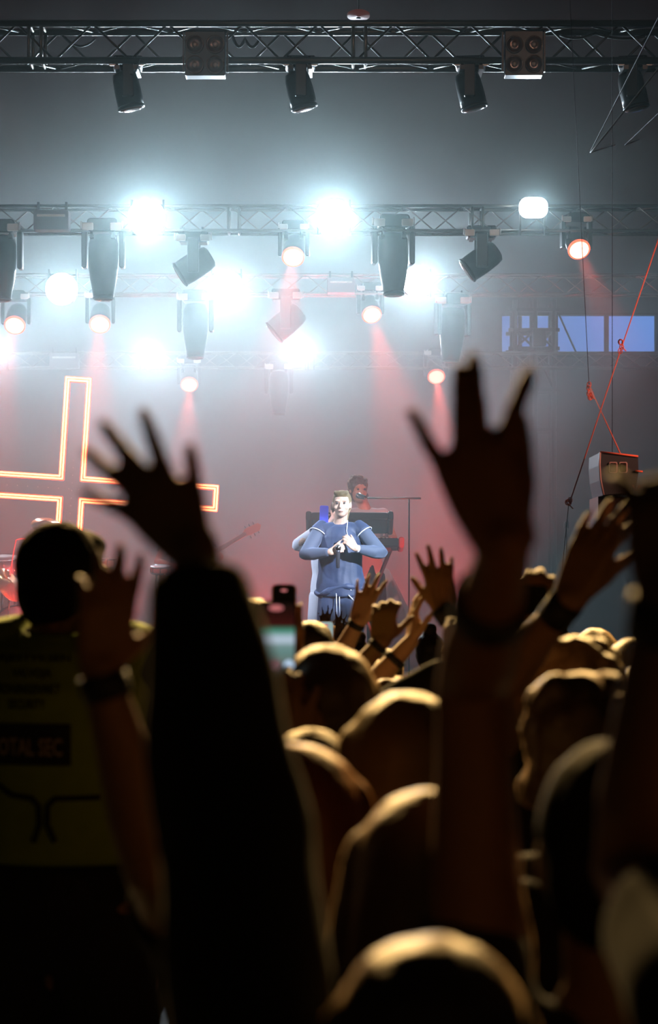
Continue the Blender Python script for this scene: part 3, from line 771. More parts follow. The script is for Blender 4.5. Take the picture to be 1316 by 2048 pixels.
def smartphone(c, up, normal, label, h=.155, w=.075, screen=None, cover=None):
    """c centre, up long axis, normal = direction the screen faces"""
    up = up.normalized(); n = (normal - up * normal.dot(up)).normalized(); r = up.cross(n)
    M = Matrix((r, -n, up)).transposed()
    t = empty('smartphone', c); tag(t, label, 'smartphone', 'phones held up')
    MB().rbox((0, 0, 0), (w, .009, h), .012, M, 5).build('body', cover or mat('phone_body', (.03, .03, .03), .3, .3), t)
    MB().rbox(M @ Vector((0, -.0052, 0)), (w - .006, .0015, h - .006), .010, M, 5).build('screen', screen or mat('phone_glass', (.01, .01, .012), .08), t)
    return t, M
def screen_mat():
    """live picture of the stage: dark top, pale lamp band, teal haze, dark crowd"""
    m = bpy.data.materials.new('phone_live_picture'); m.use_nodes = True; nt = m.node_tree
    b = nt.nodes['Principled BSDF']; b.inputs['Base Color'].default_value = (.01, .01, .01, 1); b.inputs['Roughness'].default_value = .2
    tc = nt.nodes.new('ShaderNodeTexCoord'); sx = nt.nodes.new('ShaderNodeSeparateXYZ'); r = nt.nodes.new('ShaderNodeValToRGB')
    nt.links.new(tc.outputs['Generated'], sx.inputs[0]); nt.links.new(sx.outputs['Z'], r.inputs['Fac'])
    cr = r.color_ramp; cr.interpolation = 'LINEAR'
    stops = [(0, (.004, .006, .01)), (.14, (.01, .02, .02)), (.2, (.015, .03, .03)), (.27, (.10, .14, .13)), (.38, (.09, .18, .17)), (.46, (.14, .22, .22)), (.5, (.34, .42, .5)), (.57, (.3, .38, .45)), (.62, (.07, .22, .17)), (.68, (.02, .10, .06)), (.70, (.03, .004, .004)), (.85, (.012, .002, .002)), (1, (.002, .002, .002))]
    while len(cr.elements) < len(stops): cr.elements.new(.5)
    for e_, (p, c) in zip(cr.elements, stops): e_.position = p; e_.color = (*c, 1)
    nt.links.new(r.outputs[0], b.inputs['Emission Color']); b.inputs['Emission Strength'].default_value = 1.0
    return m
# ------------------------------------------------------------------ band on the stage
DSG = 19.4
M_navy = mat('navy_cloth', (.018, .032, .075), .6, sheen=.3, bump=.4, bscale=14, bd=.01)
M_white_line = mat('white_piping', (.9, .92, 1), .5)
M_steel = mat('chrome', (.6, .6, .62), .15, 1.0)
M_keys_red = mat('red_keyboard_end', (.75, .05, .02), .4)
M_blackp = mat('black_plastic', (.025, .022, .025), .3)

# singer
sx = at(681, 0, DSG).x
root, A, O, s = person(sx, DSG, 1.72, yaw=PI + .12, z0=STZ, group='musicians on the stage', label='singer in navy sleeveless top over long sleeves, hands together at the chest holding a microphone',
    skin=M_skin2, hair='tied', hairm=M_hair_fair, shirt=M_navy, sleeves='none', trousers=M_navy, vox=.006, face=True, tilt=(-.2, .3), puff=1.02, boxy=.22,
    arms=dict(R=dict(w=at(661, 1104, DSG - .27), up=V(.85, -.2, .35), back=V(-.2, -1, .2), hint=V(-1, .1, -.6), lift=0, kw=dict(curl=(50, 50, 50, 50), spread=(8, 2, -3, -8), thumb=(35, 30))),
              L=dict(w=at(712, 1097, DSG - .27), up=V(-.75, -.1, .75), back=V(.3, -1, .2), hint=V(1, .1, -.6), lift=0, kw=dict(curl=(28, 30, 32, 36), spread=(8, 2, -3, -8), thumb=(35, 30)), band=(.10, .03, M_white_line))))
# long grey-blue undershirt sleeves, armhole piping, trouser stripes
M_under = mat('grey_blue_knit', (.05, .065, .10), .7, sheen=.5)
for nm, sd in (('R', 1), ('L', -1)):
    a = A[nm]; m = MB(); sh, el, W = a['sh'], a['el'], a['W']
    m.tube([sh.lerp(el, .05), sh.lerp(el, .5), el, el.lerp(W, .3), el.lerp(W, .85)], [.064, .062, .062, .054, .038], 16, dome=True)
    me = remesh(m, .01, 3); me.materials.append(M_under); link('sleeve', me, root)
    dd = (el - sh).normalized(); c = sh.lerp(el, .16)
    m = MB(); u = dd.cross(V(0, 1, 0)).normalized(); v_ = dd.cross(u)
    m.tube([c + (u * math.cos(q) + v_ * math.sin(q)) * .077 + dd * .01 * math.sin(q) for q in [i * PI / 8 for i in range(16)]], .004, 6, closed=True)
    m.build('armhole_piping', M_white_line, root)
    m = MB()   # loose cap of the sleeveless top over the shoulder
    m.tube([sh - dd * .07, sh, sh.lerp(el, .16)], [.05, .070, .077], 16, dome=False); me = remesh(m, .01, 3); me.materials.append(M_navy); link('shoulder_cap', me, root)
for px in (672, 678):
    m = MB(); m.tube([V(at(px, 1160, DSG).x - O.x, -.135, .98 * s), V(at(px + 1, 1200, DSG).x - O.x, -.14, .80 * s), V(at(px + 3, 1320, DSG).x - O.x, -.13, .4)], .003, 6); m.build('drawstring', M_white_line, root)
for i, (x0, y0, x1, y1) in enumerate(((697, 1175, 722, 1200), (697, 1190, 722, 1216), (708, 1216, 720, 1240))):
    m = MB(); m.tube([V(at(x0, 0, DSG).x - O.x, -.145, at(0, y0, DSG).z - O.z), V(at(x1, 0, DSG).x - O.x, -.06, at(0, y1, DSG).z - O.z)], .004, 6); m.build('reflective_stripe', M_white_line, root)
# folded hem of the top
m = MB(); m.tube([V(math.cos(q) * .195, math.sin(q) * .14, .93 * s + .02 * math.sin(q * 3) + .03 * math.cos(q)) for q in [i * PI / 12 for i in range(24)]], [.022 + .008 * math.sin(i * 1.7) for i in range(24)], 10, closed=True)
me = remesh(m, .01, 3); me.materials.append(M_navy); link('hem', me, root)
m = MB(); m.tube([V(0, -.09, 1.48 * s) + V(.06, 0, .03), V(.05, -.12, 1.42 * s), V(.06, -.135, 1.38 * s), V(.045, -.14, 1.36 * s)], .0025, 6); m.build('earpiece_wire', M_white_line, root)
c = at(676, 1118, DSG - .31)
t = empty('microphone', c); tag(t, 'slim microphone pointing down in the singer\'s hands', 'microphone')
MB().lathe([(.012, -.075), (.015, -.07), (.019, .06), (.02, .075)], (0, 0, 0)).build('handle', mat('dark_grey_metal', (.1, .1, .12), .25, .7), t)
MB().ball((0, 0, .09), (.026, .026, .03)).build('grille', M_steel, t)

# person in white behind the singer
root, A, O, s = person(at(660, 0, 20.15).x, 20.15, 1.69, yaw=PI, z0=STZ, group='musicians on the stage', label='person in a white top standing behind the singer, filming with a blue phone',
    skin=M_skin2, hair='short', shirt=M_tee_white, sleeves='long', trousers=mat('white_trousers', (.7, .7, .75), .8), vox=.008, tilt=(-1.1, 0), puff=1.05,
    arms=dict(R=dict(w=at(640, 1056, 19.95), up=V(.15, -.1, 1), back=V(-1, 0, 0), hint=V(-1, 0, -.8), lift=0, kw=dict(curl=(35, 35, 35, 35), spread=(4, 1, -1, -4)))))
m = MB(); m.tube([V(at(604, 0, 19.95).x - O.x, -.27, at(0, 1090, 19.95).z - O.z), V(at(612, 0, 19.95).x - O.x, -.27, at(0, 1084, 19.95).z - O.z), V(at(608, 0, 19.95).x - O.x, -.275, at(0, 1098, 19.95).z - O.z)], .006, 6); m.build('sleeve_mark', M_tee_black, root)
smartphone(at(648, 1030, 19.86), V(.03, 0, 1), V(0, 1, 0), 'small blue phone held up on stage beside the singer\'s head', h=.16, w=.075, cover=mat('blue_phone_case', (.06, .09, .75), .4))

# keyboard player, keyboards, stand, microphone
DK = 21.3
MB_r = MB().rbox((at(715, 0, DK).x, DK + .3, STZ + .06), (1.6, 1.6, .12), .01); o = MB_r.build('stage_riser', M_stage); tag(o, 'low black riser under the keyboard player', 'riser')
root, A, O, s = person(at(729, 0, DK).x, DK, 1.80, yaw=PI - .35, z0=STZ + .12, group='musicians on the stage', label='keyboard player with curly dark hair and sleeveless white top singing at a microphone',
    skin=M_skin2, hair='wavy', hairm=mat('hair_curly_brown', (.10, .05, .03), .5, sheen=1, bump=.8, bscale=60), shirt=M_tee_white, sleeves='none', trousers=M_trous, vox=.007, face=True, tilt=(.9, .2),
    arms=dict(R=dict(w=at(695, 1086, DK - .32), up=V(0, -1, -.2), back=V(0, .1, 1), hint=V(-1, .3, -.6), lift=0, kw=dict(curl=(20, 20, 20, 22))),
              L=dict(w=at(752, 1082, DK - .32), up=V(0, -1, -.25), back=V(0, .1, 1), hint=V(1, .3, -.6), lift=0, kw=dict(curl=(20, 20, 20, 22)))))
DKB = 20.75; kb = DKB / FPX
def keyboard(x0, x1, py, depth, tilt, label, ends):
    c = at((x0 + x1) / 2, py, DKB); w_ = (x1 - x0) * kb
    t = empty('keyboard', c); tag(t, label, 'keyboard', 'keyboards on the stand'); M = rotm(x=tilt)
    MB().rbox((0, 0, 0), (w_, depth, .075), .02, M).build('case', M_blackp, t)
    for s_ in (-1, 1): MB().rbox(M @ V(s_ * (w_ / 2 + .02), 0, 0), (.05, depth + .01, .095), .02, M).build('end_cheek', ends, t)
    wk = MB(); bk = MB(); n = int(w_ / .024)
    for i in range(n):
        wk.box(M @ V(-w_ / 2 + .024 * (i + .5), depth * .18, .04), (.022, depth * .5, .012), M)
        if i % 7 not in (2, 6): bk.box(M @ V(-w_ / 2 + .024 * (i + 1), depth * .08, .05), (.012, depth * .28, .012), M)
    wk.build('white_keys', mat('ivory_keys', (.7, .68, .65), .3), t); bk.build('black_keys', M_blackp, t)
    kn = MB()
    for i in range(12): kn.lathe([(.009, 0), (.008, .016)], M @ V(-w_ / 2 + w_ * (i + 1) / 14, -depth * .25, .038), M, 10)
    kn.build('knob', M_clamp, t)
    return t
keyboard(622, 776, 1046, .28, R_(-26), 'upper keyboard on the stand, tilted, black', M_blackp)
keyboard(690, 797, 1089, .33, R_(-6), 'lower keyboard on the stand with red glowing end', M_keys_red)
t = empty('keyboard_stand', V(at(728, 0, DKB + .05).x, DKB + .05, STZ)); o = t.location.copy(); tag(t, 'two tier folding keyboard stand lit red', 'stand')
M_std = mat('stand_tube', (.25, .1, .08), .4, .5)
for s_ in (-1, 1):
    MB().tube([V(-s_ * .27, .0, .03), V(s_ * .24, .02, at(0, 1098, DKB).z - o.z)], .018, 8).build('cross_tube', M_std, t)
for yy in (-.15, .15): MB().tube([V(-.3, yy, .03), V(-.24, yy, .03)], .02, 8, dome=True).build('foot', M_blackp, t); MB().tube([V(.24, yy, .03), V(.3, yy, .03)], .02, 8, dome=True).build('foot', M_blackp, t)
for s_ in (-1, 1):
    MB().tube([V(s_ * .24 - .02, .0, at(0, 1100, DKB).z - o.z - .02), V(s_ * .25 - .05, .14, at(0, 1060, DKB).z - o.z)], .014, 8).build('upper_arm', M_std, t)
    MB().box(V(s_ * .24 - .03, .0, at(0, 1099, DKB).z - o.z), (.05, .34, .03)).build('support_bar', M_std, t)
for x0 in (700, 745):
    cable('patch_cable', [at(x0, 1096, DKB - .15), at(x0 + 18, 1112, DKB - .12), at(x0 + 8, 1098, DKB - .15)], .005, M_cable, ('left' if x0 == 700 else 'right') + ' one of two black patch cables drooping under the lower keyboard', 'cable', 'patch cables under the keyboards', .03)
# boom microphone
c = V(at(818, 0, 20.6).x, 20.6, STZ); t = empty('microphone_stand', c); tag(t, 'boom microphone stand reaching from the right to the keyboard player\'s mouth', 'microphone stand')
ztop = at(0, 997, 20.6).z - c.z
MB().tube([V(0, 0, .04), V(0, 0, ztop)], .007, 8).build('pole', M_dark, t)
MB().tube([V(at(842, 0, 20.6).x - c.x, 0, ztop + .0), V(at(735, 0, 20.6).x - c.x, 0, ztop + .005)], .009, 8).build('boom', M_alu, t)
for i in range(3):
    a = i * 2.09; MB().tube([V(0, 0, .12), V(math.cos(a) * .3, math.sin(a) * .3, .015)], .01, 8).build('leg', M_dark, t)
mm = MB(); p = V(at(728, 0, 20.6).x - c.x, 0, ztop + .01); mm.tube([p, p + V(-.05, 0, .015)], [.02, .026], 12, dome=True); mc = mm.build('microphone_capsule', M_steel, t)
# translucent cover / draped case in front of the keyboard rig
M_drape = mat('red_lit_drape', (.55, .5, .5), .7)
def drape(px0, px1, d, ztop_, label, nm='draped_equipment'):
    c = V(at((px0 + px1) / 2, 0, d).x, d, STZ); t = empty(nm, c); tag(t, label, 'covered equipment', 'covered equipment on the stage')
    w_ = (px1 - px0) / FPX * d / 2; m = MB(); n = 48; rings = []
    prof = [(0.02, 1), (.10, .985), (.22, .86), (.42, .62), (.65, .36), (.85, .13), (1, .01)]
    Vv = []; 
    for k, (rr, zz) in enumerate(prof):
        for i in range(n):
            a = 2 * PI * i / n; q = rr * w_ * (1 + .12 * math.sin(a * 9 + k * .3) * rr)
            Vv.append(V(q * math.cos(a), q * .6 * math.sin(a), zz * ztop_))
    F = [(k * n + i, k * n + (i + 1) % n, (k + 1) * n + (i + 1) % n, (k + 1) * n + i) for k in range(len(prof) - 1) for i in range(n)] + [tuple(range(n))] + [tuple(range(len(Vv) - 1, len(Vv) - n - 1, -1))]
    m.add(Vv, F, True); m.build('cover', M_drape, t)
    return t
drape(640, 890, 22.8, 1.12, 'pale drape over equipment behind the keyboard stand, lit red, right of the singer')
drape(-60, 70, 26.9, .9, 'pale drape over equipment behind the drums at the left edge, lit red')
drape(505, 600, 26.5, .85, 'pale drape over equipment in the gap between the tall phones and the singer, lit red')

# guitarist
DG = 23.5
root, A, O, s = person(at(372, 0, DG).x, DG, 1.72, yaw=PI - .2, z0=STZ, group='musicians on the stage', label='guitarist lit red, mostly hidden behind the large dark raised hand on the left',
    skin=M_skin2, hair='wavy', shirt=M_tee_black, sleeves='short', vox=.008,
    arms=dict(L=dict(w=at(418, 1090, DG - .3), up=V(.3, -.2, 1), back=V(1, -.4, .2), hint=V(1, 0, -1), lift=0, kw=dict(curl=(35, 35, 35, 35))),
              R=dict(w=at(352, 1135, DG - .32), up=V(.6, -.2, -.4), back=V(0, -1, .2), hint=V(-1, .2, -.3), lift=0, kw=dict(curl=(30, 30, 30, 30)))))
c = at(370, 1140, DG - .3); t = empty('electric_guitar', c); tag(t, 'electric guitar, pale red headstock poking out right of the dark raised arm', 'guitar')
ax = (at(497, 1064, DG - .3) - c).normalized(); nrm = V(0, -1, 0); sdv = ax.cross(nrm).normalized(); M = Matrix((ax, nrm * -1, sdv)).transposed()
M_gt = mat('guitar_red_wood', (.5, .14, .1), .3)
m = MB()
for x_, rr in ((-.12, .15), (.06, .11), (-.02, .1)): m.ball(M @ V(x_, 0, .0), V(rr, .022, rr * .95), 20, 10, M)
m.ball(M @ V(.13, 0, .08), V(.06, .02, .035), 12, 8, M); m.ball(M @ V(.12, 0, -.08), V(.05, .02, .035), 12, 8, M)
me = remesh(m, .01, 3); me.materials.append(M_gt); link('body', me, t)
Lg = (at(484, 1072, DG - .3) - c).length
m = MB(); m.rbox(M @ V(.05 + Lg / 2, -.02, 0), (Lg - .0, .025, .045), .01, M); m.build('neck', mat('maple_neck', (.65, .35, .25), .4), t)
h0 = Lg + .05
m = MB(); m.add([M @ V(a, y_, b) for y_ in (-.03, -.012) for a, b in ((h0 - .03, -.022), (h0 + .02, -.045), (h0 + .15, -.03), (h0 + .17, .005), (h0 + .13, .045), (h0 + .03, .035), (h0 - .03, .022))],
                [tuple(range(7)), tuple(range(13, 6, -1))] + [(i, 7 + i, 7 + (i + 1) % 7, (i + 1) % 7) for i in range(7)]); m.build('headstock', mat('maple_neck', (.65, .35, .25), .4), t)
m = MB()
for i in range(3):
    for s_ in (-1, 1): m.tube([M @ V(h0 + .02 + i * .045, -.02, s_ * .03), M @ V(h0 + .02 + i * .045, -.02, s_ * .065)], .006, 6, dome=True)
m.build('tuning_peg', M_steel, t)
m = MB()
for i in range(6): m.tube([M @ V(-.15, -.037, -.018 + i * .007), M @ V(h0, -.036, -.018 + i * .007)], .0012, 4)
m.build('string', M_steel, t)

# drum kit, partly seen at the left
DD = 24.0; M_sh = mat('silver_drum_shell', (.55, .6, .7), .2, .7); M_skn = mat('drum_head', (.7, .7, .72), .5)
def drum(px, py, d, r_, h_, label, M, shell=None, legs=True):
    c = at(px, py, d); t = empty('drum', c); tag(t, label, 'drum', 'drums at the left')
    MB().lathe([(r_, -h_ / 2), (r_, h_ / 2)], (0, 0, 0), M, 32).build('shell', shell or M_sh, t)
    for z in (-1, 1):
        MB().lathe([(r_ * .98, z * h_ / 2 - .003), (r_ * .98, z * h_ / 2 + .006)], (0, 0, 0), M, 32).build('drum_head', M_skn, t)
        MB().tube([M @ V(math.cos(a) * r_ * 1.02, math.sin(a) * r_ * 1.02, z * h_ / 2) for a in [i * PI / 16 for i in range(32)]], .009, 6, closed=True).build('hoop', M_steel, t)
    m = MB()
    for i in range(8):
        a = i * PI / 4; m.tube([M @ V(math.cos(a) * r_ * 1.05, math.sin(a) * r_ * 1.05, -h_ / 2), M @ V(math.cos(a) * r_ * 1.05, math.sin(a) * r_ * 1.05, h_ / 2)], .005, 6)
    m.build('tension_rod', M_steel, t)
    if legs:
        zz = STZ - c.z
        for i in range(3):
            a = i * 2.09 + .4; MB().tube([V(math.cos(a) * r_ * .6, math.sin(a) * r_ * .6, -h_ / 2 - .02), V(math.cos(a) * r_ * .9, math.sin(a) * r_ * .9, zz + .01)], .011, 8).build('leg', M_steel, t)
    return t
drum(10, 1132, DD, .15, .17, 'silver sparkling tom drum at the left edge beside the head of the security guard', rotm(x=R_(14)))
drum(40, 1262, DD, .26, .4, 'bass drum low at the left edge, lit red', rotm(x=PI / 2), mat('red_shell', (.4, .1, .1), .3))
drum(216, 1126, DD + .6, .10, .085, 'small grey drum right of the security guard\'s head', rotm(x=R_(6)), mat('grey_shell', (.4, .42, .45), .35))
drum(322, 1139, DD - 1, .10, .06, 'shallow striped snare drum between the two raised hands on the left', rotm(x=R_(10)), M_gt)
def cymbal(px, py, d, r_, M, label):
    c = at(px, py, d); base = V(c.x, c.y, STZ); t = empty('cymbal_stand', base); tag(t, label, 'cymbal', 'cymbals at the left')
    h = c.z - STZ
    MB().tube([V(0, 0, .25), V(0, 0, h + .03)], .009, 8).build('pole', M_steel, t)
    for i in range(3):
        a = i * 2.09; MB().tube([V(0, 0, .3), V(math.cos(a) * .25, math.sin(a) * .25, .015)], .01, 8).build('leg', M_steel, t)
    MB().lathe([(.02, .035), (.05, .026), (.07, .008), (r_, -.012), (r_, -.015), (.07, .003), (.02, .02)], V(0, 0, h), M, 32).build('cymbal_plate', mat('bronze_cymbal', (.55, .35, .15), .25, .9), t)
cymbal(92, 1048, DD + .8, .16, rotm(x=R_(30), y=R_(8)), 'cymbal on its stand just above the security guard\'s head')
cymbal(18, 1168, DD - .5, .2, rotm(x=R_(25), y=R_(55)), 'steeply tilted cymbal at the left edge below the silver drum')
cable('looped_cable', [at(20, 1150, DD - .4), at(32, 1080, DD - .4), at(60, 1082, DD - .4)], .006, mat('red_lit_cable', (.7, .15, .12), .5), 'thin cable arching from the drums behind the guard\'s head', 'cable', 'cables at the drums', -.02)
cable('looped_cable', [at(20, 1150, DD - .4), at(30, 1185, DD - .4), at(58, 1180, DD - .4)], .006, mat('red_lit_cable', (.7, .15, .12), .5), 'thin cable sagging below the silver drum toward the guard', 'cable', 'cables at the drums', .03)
# wedge monitors / floor lamps with red uplight
for i, (px, d, pn) in enumerate(((-10, 27.8, 0), (250, 28.2, 0), (520, 28.0, 0), (780, 28.0, 0), (930, 27.6, 0), (90, 23.2, 1), (640, 23.4, 1), (930, 22.6, 1))):
    c = V(at(px, 0, d).x, d, STZ); t = empty('floor_lamp', c)
    tag(t, 'low red floor lamp on the stage, ' + ('at the left edge', 'below the neon cross arm', 'behind the tall phones', 'behind the keyboard stand', 'farthest to the right', 'by the drums', 'behind the singer\'s legs', 'right of the pale drape')[i], 'stage lamp', 'red floor lamps')
    MB().rbox((0, 0, .03), (.24, .24, .06), .01).build('base', M_dark, t)
    M = rotm(x=R_(25)); MB().lathe([(.07, -.08), (.085, -.06), (.085, .07)], (0, 0, .2), M, 24).build('housing', M_dark, t)
    MB().lathe([(.078, .0), (.078, .008)], V(0, 0, .2) + M @ V(0, 0, .07), M, 24).build('lens', M_red_on, t)
    m = MB()
    for s_ in (-1, 1): m.box((s_ * .1, 0, .13), (.012, .03, .17))
    m.build('yoke', M_dark, t)
    p = c + V(0, 0, .2) + M @ V(0, 0, .12)
    spot('floor_red_light', p, p + V((random.random() - .5) * .8, -.6 if pn == 0 else .9, 2), 560 if pn == 0 else 300, (1, .07, .06), 95, .9, .06)
# ------------------------------------------------------------------ the crowd, back view
bandk = (.10, .035, M_band)
# security guard
d = 5.2; p = at(122, 1056, d); HG = p.z
GZ = .15
t = MB().rbox((0, 0, .075), (.7, .5, .15), .01).build('step', mat('dark_step', (.03, .03, .03), .8)); t.location = (p.x, d, 0)
tag(t, 'low dark step under the security guard\'s feet', 'step')
root, A, O, s = person(p.x, d, 1.90, z0=GZ, nk=.055, yaw=.25, hyaw=.75, label='tall security guard seen from behind in a yellow-green vest, short dark hair, at left', skin=M_skin3, hair='short', hairm=mat('hair_matt_black', (.010, .009, .008), .8, spec=.1), shirt=M_tee_black, sleeves='short', vox=.006,
   group='people in the crowd', puff=.98)
f = V(math.sin(.25), math.cos(.25), 0); r = V(f.y, -f.x, 0)
M_vest = mat('hi_vis_yellow_green', (.27, .40, .04), .75, sheen=.3, bump=.3, bscale=30)
m = MB()
def Lg_(a, b, c): return (r * a + f * b + UP * c) * s
m.tube([Lg_(0, 0, 1.02), Lg_(0, 0, 1.12), Lg_(0, 0, 1.25), Lg_(0, -.005, 1.38), Lg_(0, -.01, 1.455), Lg_(0, -.01, 1.485)], [q * s for q in (.205, .208, .218, .222, .175, .11)], 24, flat=(f, .74))
for sd in (-1, 1): m.tube([Lg_(sd * .06, -.01, 1.455), Lg_(sd * .15, -.005, 1.435), Lg_(sd * .19, 0, 1.42)], [.075 * s, .079 * s, .08 * s], 14, dome=False)
me = remesh(m, .009, 4); me.materials.append(M_vest); vest = link('vest', me, root)
bv = BVHTree.FromPolygons([v.co for v in me.vertices], [tuple(q.vertices) for q in me.polygons])
def project(ob, off=.003):
    for v in ob.data.vertices:
        w_ = v.co.copy(); hit = bv.ray_cast(V(w_.x, -1.5, w_.z), V(0, 1, 0))
        if hit[0] is not None: v.co = hit[0] - V(0, off + (v.co.y), 0)
        else: v.co = V(w_.x, -.02, w_.z)
def lettering(txt, cx_, cy_, wpx, hpx, m_, nm='lettering'):
    cu = bpy.data.curves.new('t', 'FONT'); cu.body = txt; cu.align_x = 'CENTER'; cu.align_y = 'CENTER'; cu.resolution_u = 2; cu.offset = .022
    o = bpy.data.objects.new('t', cu); COL.objects.link(o)
    me = bpy.data.meshes.new_from_object(o.evaluated_get(bpy.context.evaluated_depsgraph_get()))
    bpy.data.objects.remove(o)
    xs = [v.co.x for v in me.vertices]; ys = [v.co.y for v in me.vertices]
    dv = d - .17; k = dv / FPX
    bm = bmesh.new(); bm.from_mesh(me); bmesh.ops.triangulate(bm, faces=bm.faces)
    bmesh.ops.subdivide_edges(bm, edges=[e for e in bm.edges if e.calc_length() > .15], cuts=2); bm.to_mesh(me); bm.free()
    sx_ = wpx * k / (max(xs) - min(xs)); sy_ = hpx * k / (max(ys) - min(ys)); mx = (max(xs) + min(xs)) / 2; my = (max(ys) + min(ys)) / 2
    c = at(cx_, cy_, dv) - O
    for v in me.vertices: v.co = V(c.x + (v.co.x - mx) * sx_, 0, c.z + (v.co.y - my) * sy_)
    me.materials.append(m_); ob = link(nm, me, vest); project(ob, .007); return ob
def patch(px0, px1, py0, py1, m_, nm, off=.004, n=14):
    m = MB(); Vv = []; dv = d - .17
    for j in range(n + 1):
        for i in range(n + 1):
            q = at(px0 + (px1 - px0) * i / n, py0 + (py1 - py0) * j / n, dv) - O; Vv.append(V(q.x, 0, q.z))
    m.add(Vv, [(j * (n + 1) + i, j * (n + 1) + i + 1, (j + 1) * (n + 1) + i + 1, (j + 1) * (n + 1) + i) for j in range(n) for i in range(n)])
    ob = m.build(nm, m_, vest); project(ob, off); return ob
M_ink = mat('black_print', (.008, .008, .008), .8)
lettering('JÄRJESTYKSEN', 52, 1317, 178, 20, M_ink); lettering('VALVOJA', 62, 1348, 82, 22, M_ink)
lettering('ORDNINGSVAKT', 50, 1378, 146, 20, M_ink); lettering('SECURITY', 54, 1408, 78, 20, M_ink)
patch(-60, 143, 1447, 1531, M_ink, 'name_panel', .004)
lettering('TOTAL SEC', 50, 1494, 152, 36, mat('silver_print', (.42, .36, .25), .6))
def strap(pts, r_, nm='trim_line'):
    P = []
    for a, b in zip(pts, pts[1:]):
        for i in range(6): P.append((a[0] + (b[0] - a[0]) * i / 6, a[1] + (b[1] - a[1]) * i / 6))
    P.append(pts[-1]); Q_ = []
    for px, py in P:
        q = at(px, py, d - .17) - O; hit = bv.ray_cast(V(q.x, -1.5, q.z), V(0, 1, 0)); Q_.append(V(q.x, (hit[0].y if hit[0] is not None else -.05) - .002, q.z))
    MB().tube(Q_, r_, 8).build(nm, M_ink, vest)
strap([(-10, 1572), (20, 1592), (62, 1597), (76, 1612), (78, 1650), (66, 1685)], .006)
strap([(200, 1595), (110, 1597), (95, 1612), (94, 1650), (110, 1685)], .006)
# earpiece
ec = O * 0 + V(0, 0, 0)
MB().ball(at(160, 1155, d - .02) - O, .006, 8, 6).build('earpiece', M_clamp, root)

# --- front row
crowd(592, 1507, 2.95, 'auburn-haired person near the front with one bare arm and black wristband raised at left', hair='long', hairm=M_hair_red, skin=M_skin, vox=.005, shirt=M_tee_black,
   arms=dict(L=dict(w=wr(203, 1345, 2.72), up=V(.08, .12, 1), back=V(.25, -1, 0), hint=V(.2, -.6, -.7), hs=.92, lift=.06, band=(.07, .03, M_band), kw=dict(spread=(10, 3, -3, -7), curl=(8, 10, 12, 20), thumb=(52, 10)))))
crowd(862, 1906, 1.9, 'person at the very bottom, long dark sleeve and spread hand raised before the cross', hair='bob', hairm=M_hair_brown, skin=M_skin, vox=.0045, shirt=mat('black_jumper', (.022, .02, .016), .95, sheen=.1), sleeves='long', puff=1.0, sl=1.35,
   arms=dict(L=dict(w=wr(392, 1105, 2.12), up=V(-.64, .1, .77), back=V(-.1, -1, -.1), hint=V(0, 1, -.2), hs=.9, lift=.11, kw=dict(spread=(18, 0, -10, -25), curl=(4, 3, 4, 4), thumb=(34, 6), fat=1.15))))
crowd(1232, 1500, 2.35, 'dark-haired person whose tall raised hand with parted fingers rises right of the stage centre', hair='short', hairm=MATS['hair_matt_black'], skin=M_skin3, vox=.0045, shirt=M_tee_black, sleeves='none',
   arms=dict(L=dict(w=wr(1012, 1085, 2.2), up=V(-.36, .05, .93), back=V(0, -1, -.1), hint=V(-.1, 1, -.2), hs=1.03, lift=.10, band=(.42, .03, M_band), kw=dict(spread=(42, 17, 20, -7), curl=(10, 8, 2, 0), thumb=(36, 45), fat=1.1))))
crowd(1850, 1400, 1.72, 'person mostly outside the right edge, raised arm with curled fingers and black wristband', hair='short', skin=M_skin3, vox=.0045, shirt=M_tee_black, sleeves='short',
   arms=dict(L=dict(w=wr(1335, 1190, 1.93), up=V(-.03, .05, 1), back=V(.1, -1, 0), hint=V(-.1, 1, -.2), hs=.85, lift=.10, band=(.08, .035, M_band), kw=dict(spread=(6, 2, -2, -12), curl=(62, 60, 58, 26), thumb=(40, 20), fat=1.1))))
crowd(815, 1402, 3.3, 'long fair-haired head in the middle, largest one, back to the camera', hair='long', hairm=M_hair_fair, vox=.006, shirt=M_tee_black)
crowd(862, 1602, 2.5, 'long brown-haired head directly below the largest fair one', hair='long', hairm=M_hair_brown, vox=.006, shirt=M_tee_black)
# --- second rows
root, A, O, s = crowd(655, 1305, 4.3, 'round-headed person with hair tied up holding the nearest bright phone', hair='bob', hairm=M_hair_brown, vox=.006, shirt=M_tee_brown,
   arms=dict(L=dict(w=wr(560, 1500, 4.16), up=V(-.05, .15, 1), back=V(-.15, -1, 0), hint=V(-.6, -.2, -1), hs=1.05, lift=0, kw=dict(spread=(6, 2, -2, -6), curl=(30, 28, 28, 28), thumb=(38, 30))),
             R=dict(w=wr(625, 1475, 4.2), up=V(-.45, .1, 1), back=V(.4, -1, 0), hint=V(.5, -.2, -1), hs=1.0, lift=0, kw=dict(spread=(6, 2, -2, -6), curl=(30, 28, 28, 28), thumb=(38, 30)))))
SCR = screen_mat()
t, M = smartphone(at(552, 1284, 4.25), V(.02, .04, 1), V(0, -1, .02), 'nearest raised phone, large, its screen showing the hazy stage', h=.150, w=.073, screen=SCR)
fy = -.0066
def disc(t, M, x, z, rx, rz, m_, nm): MB().ball(M @ V(x, fy, z), (rx, .0008, rz), 14, 8, M).build(nm, m_, t)
disc(t, M, .0245, -.042, .0095, .0095, mat('pale_blue_button', (0, 0, 0), .5, emit=(.45, .58, .75), estr=.9), 'round_button')
disc(t, M, -.026, -.042, .008, .0085, mat('dim_thumbnail', (0, 0, 0), .5, emit=(.12, .18, .17), estr=.8), 'round_button')
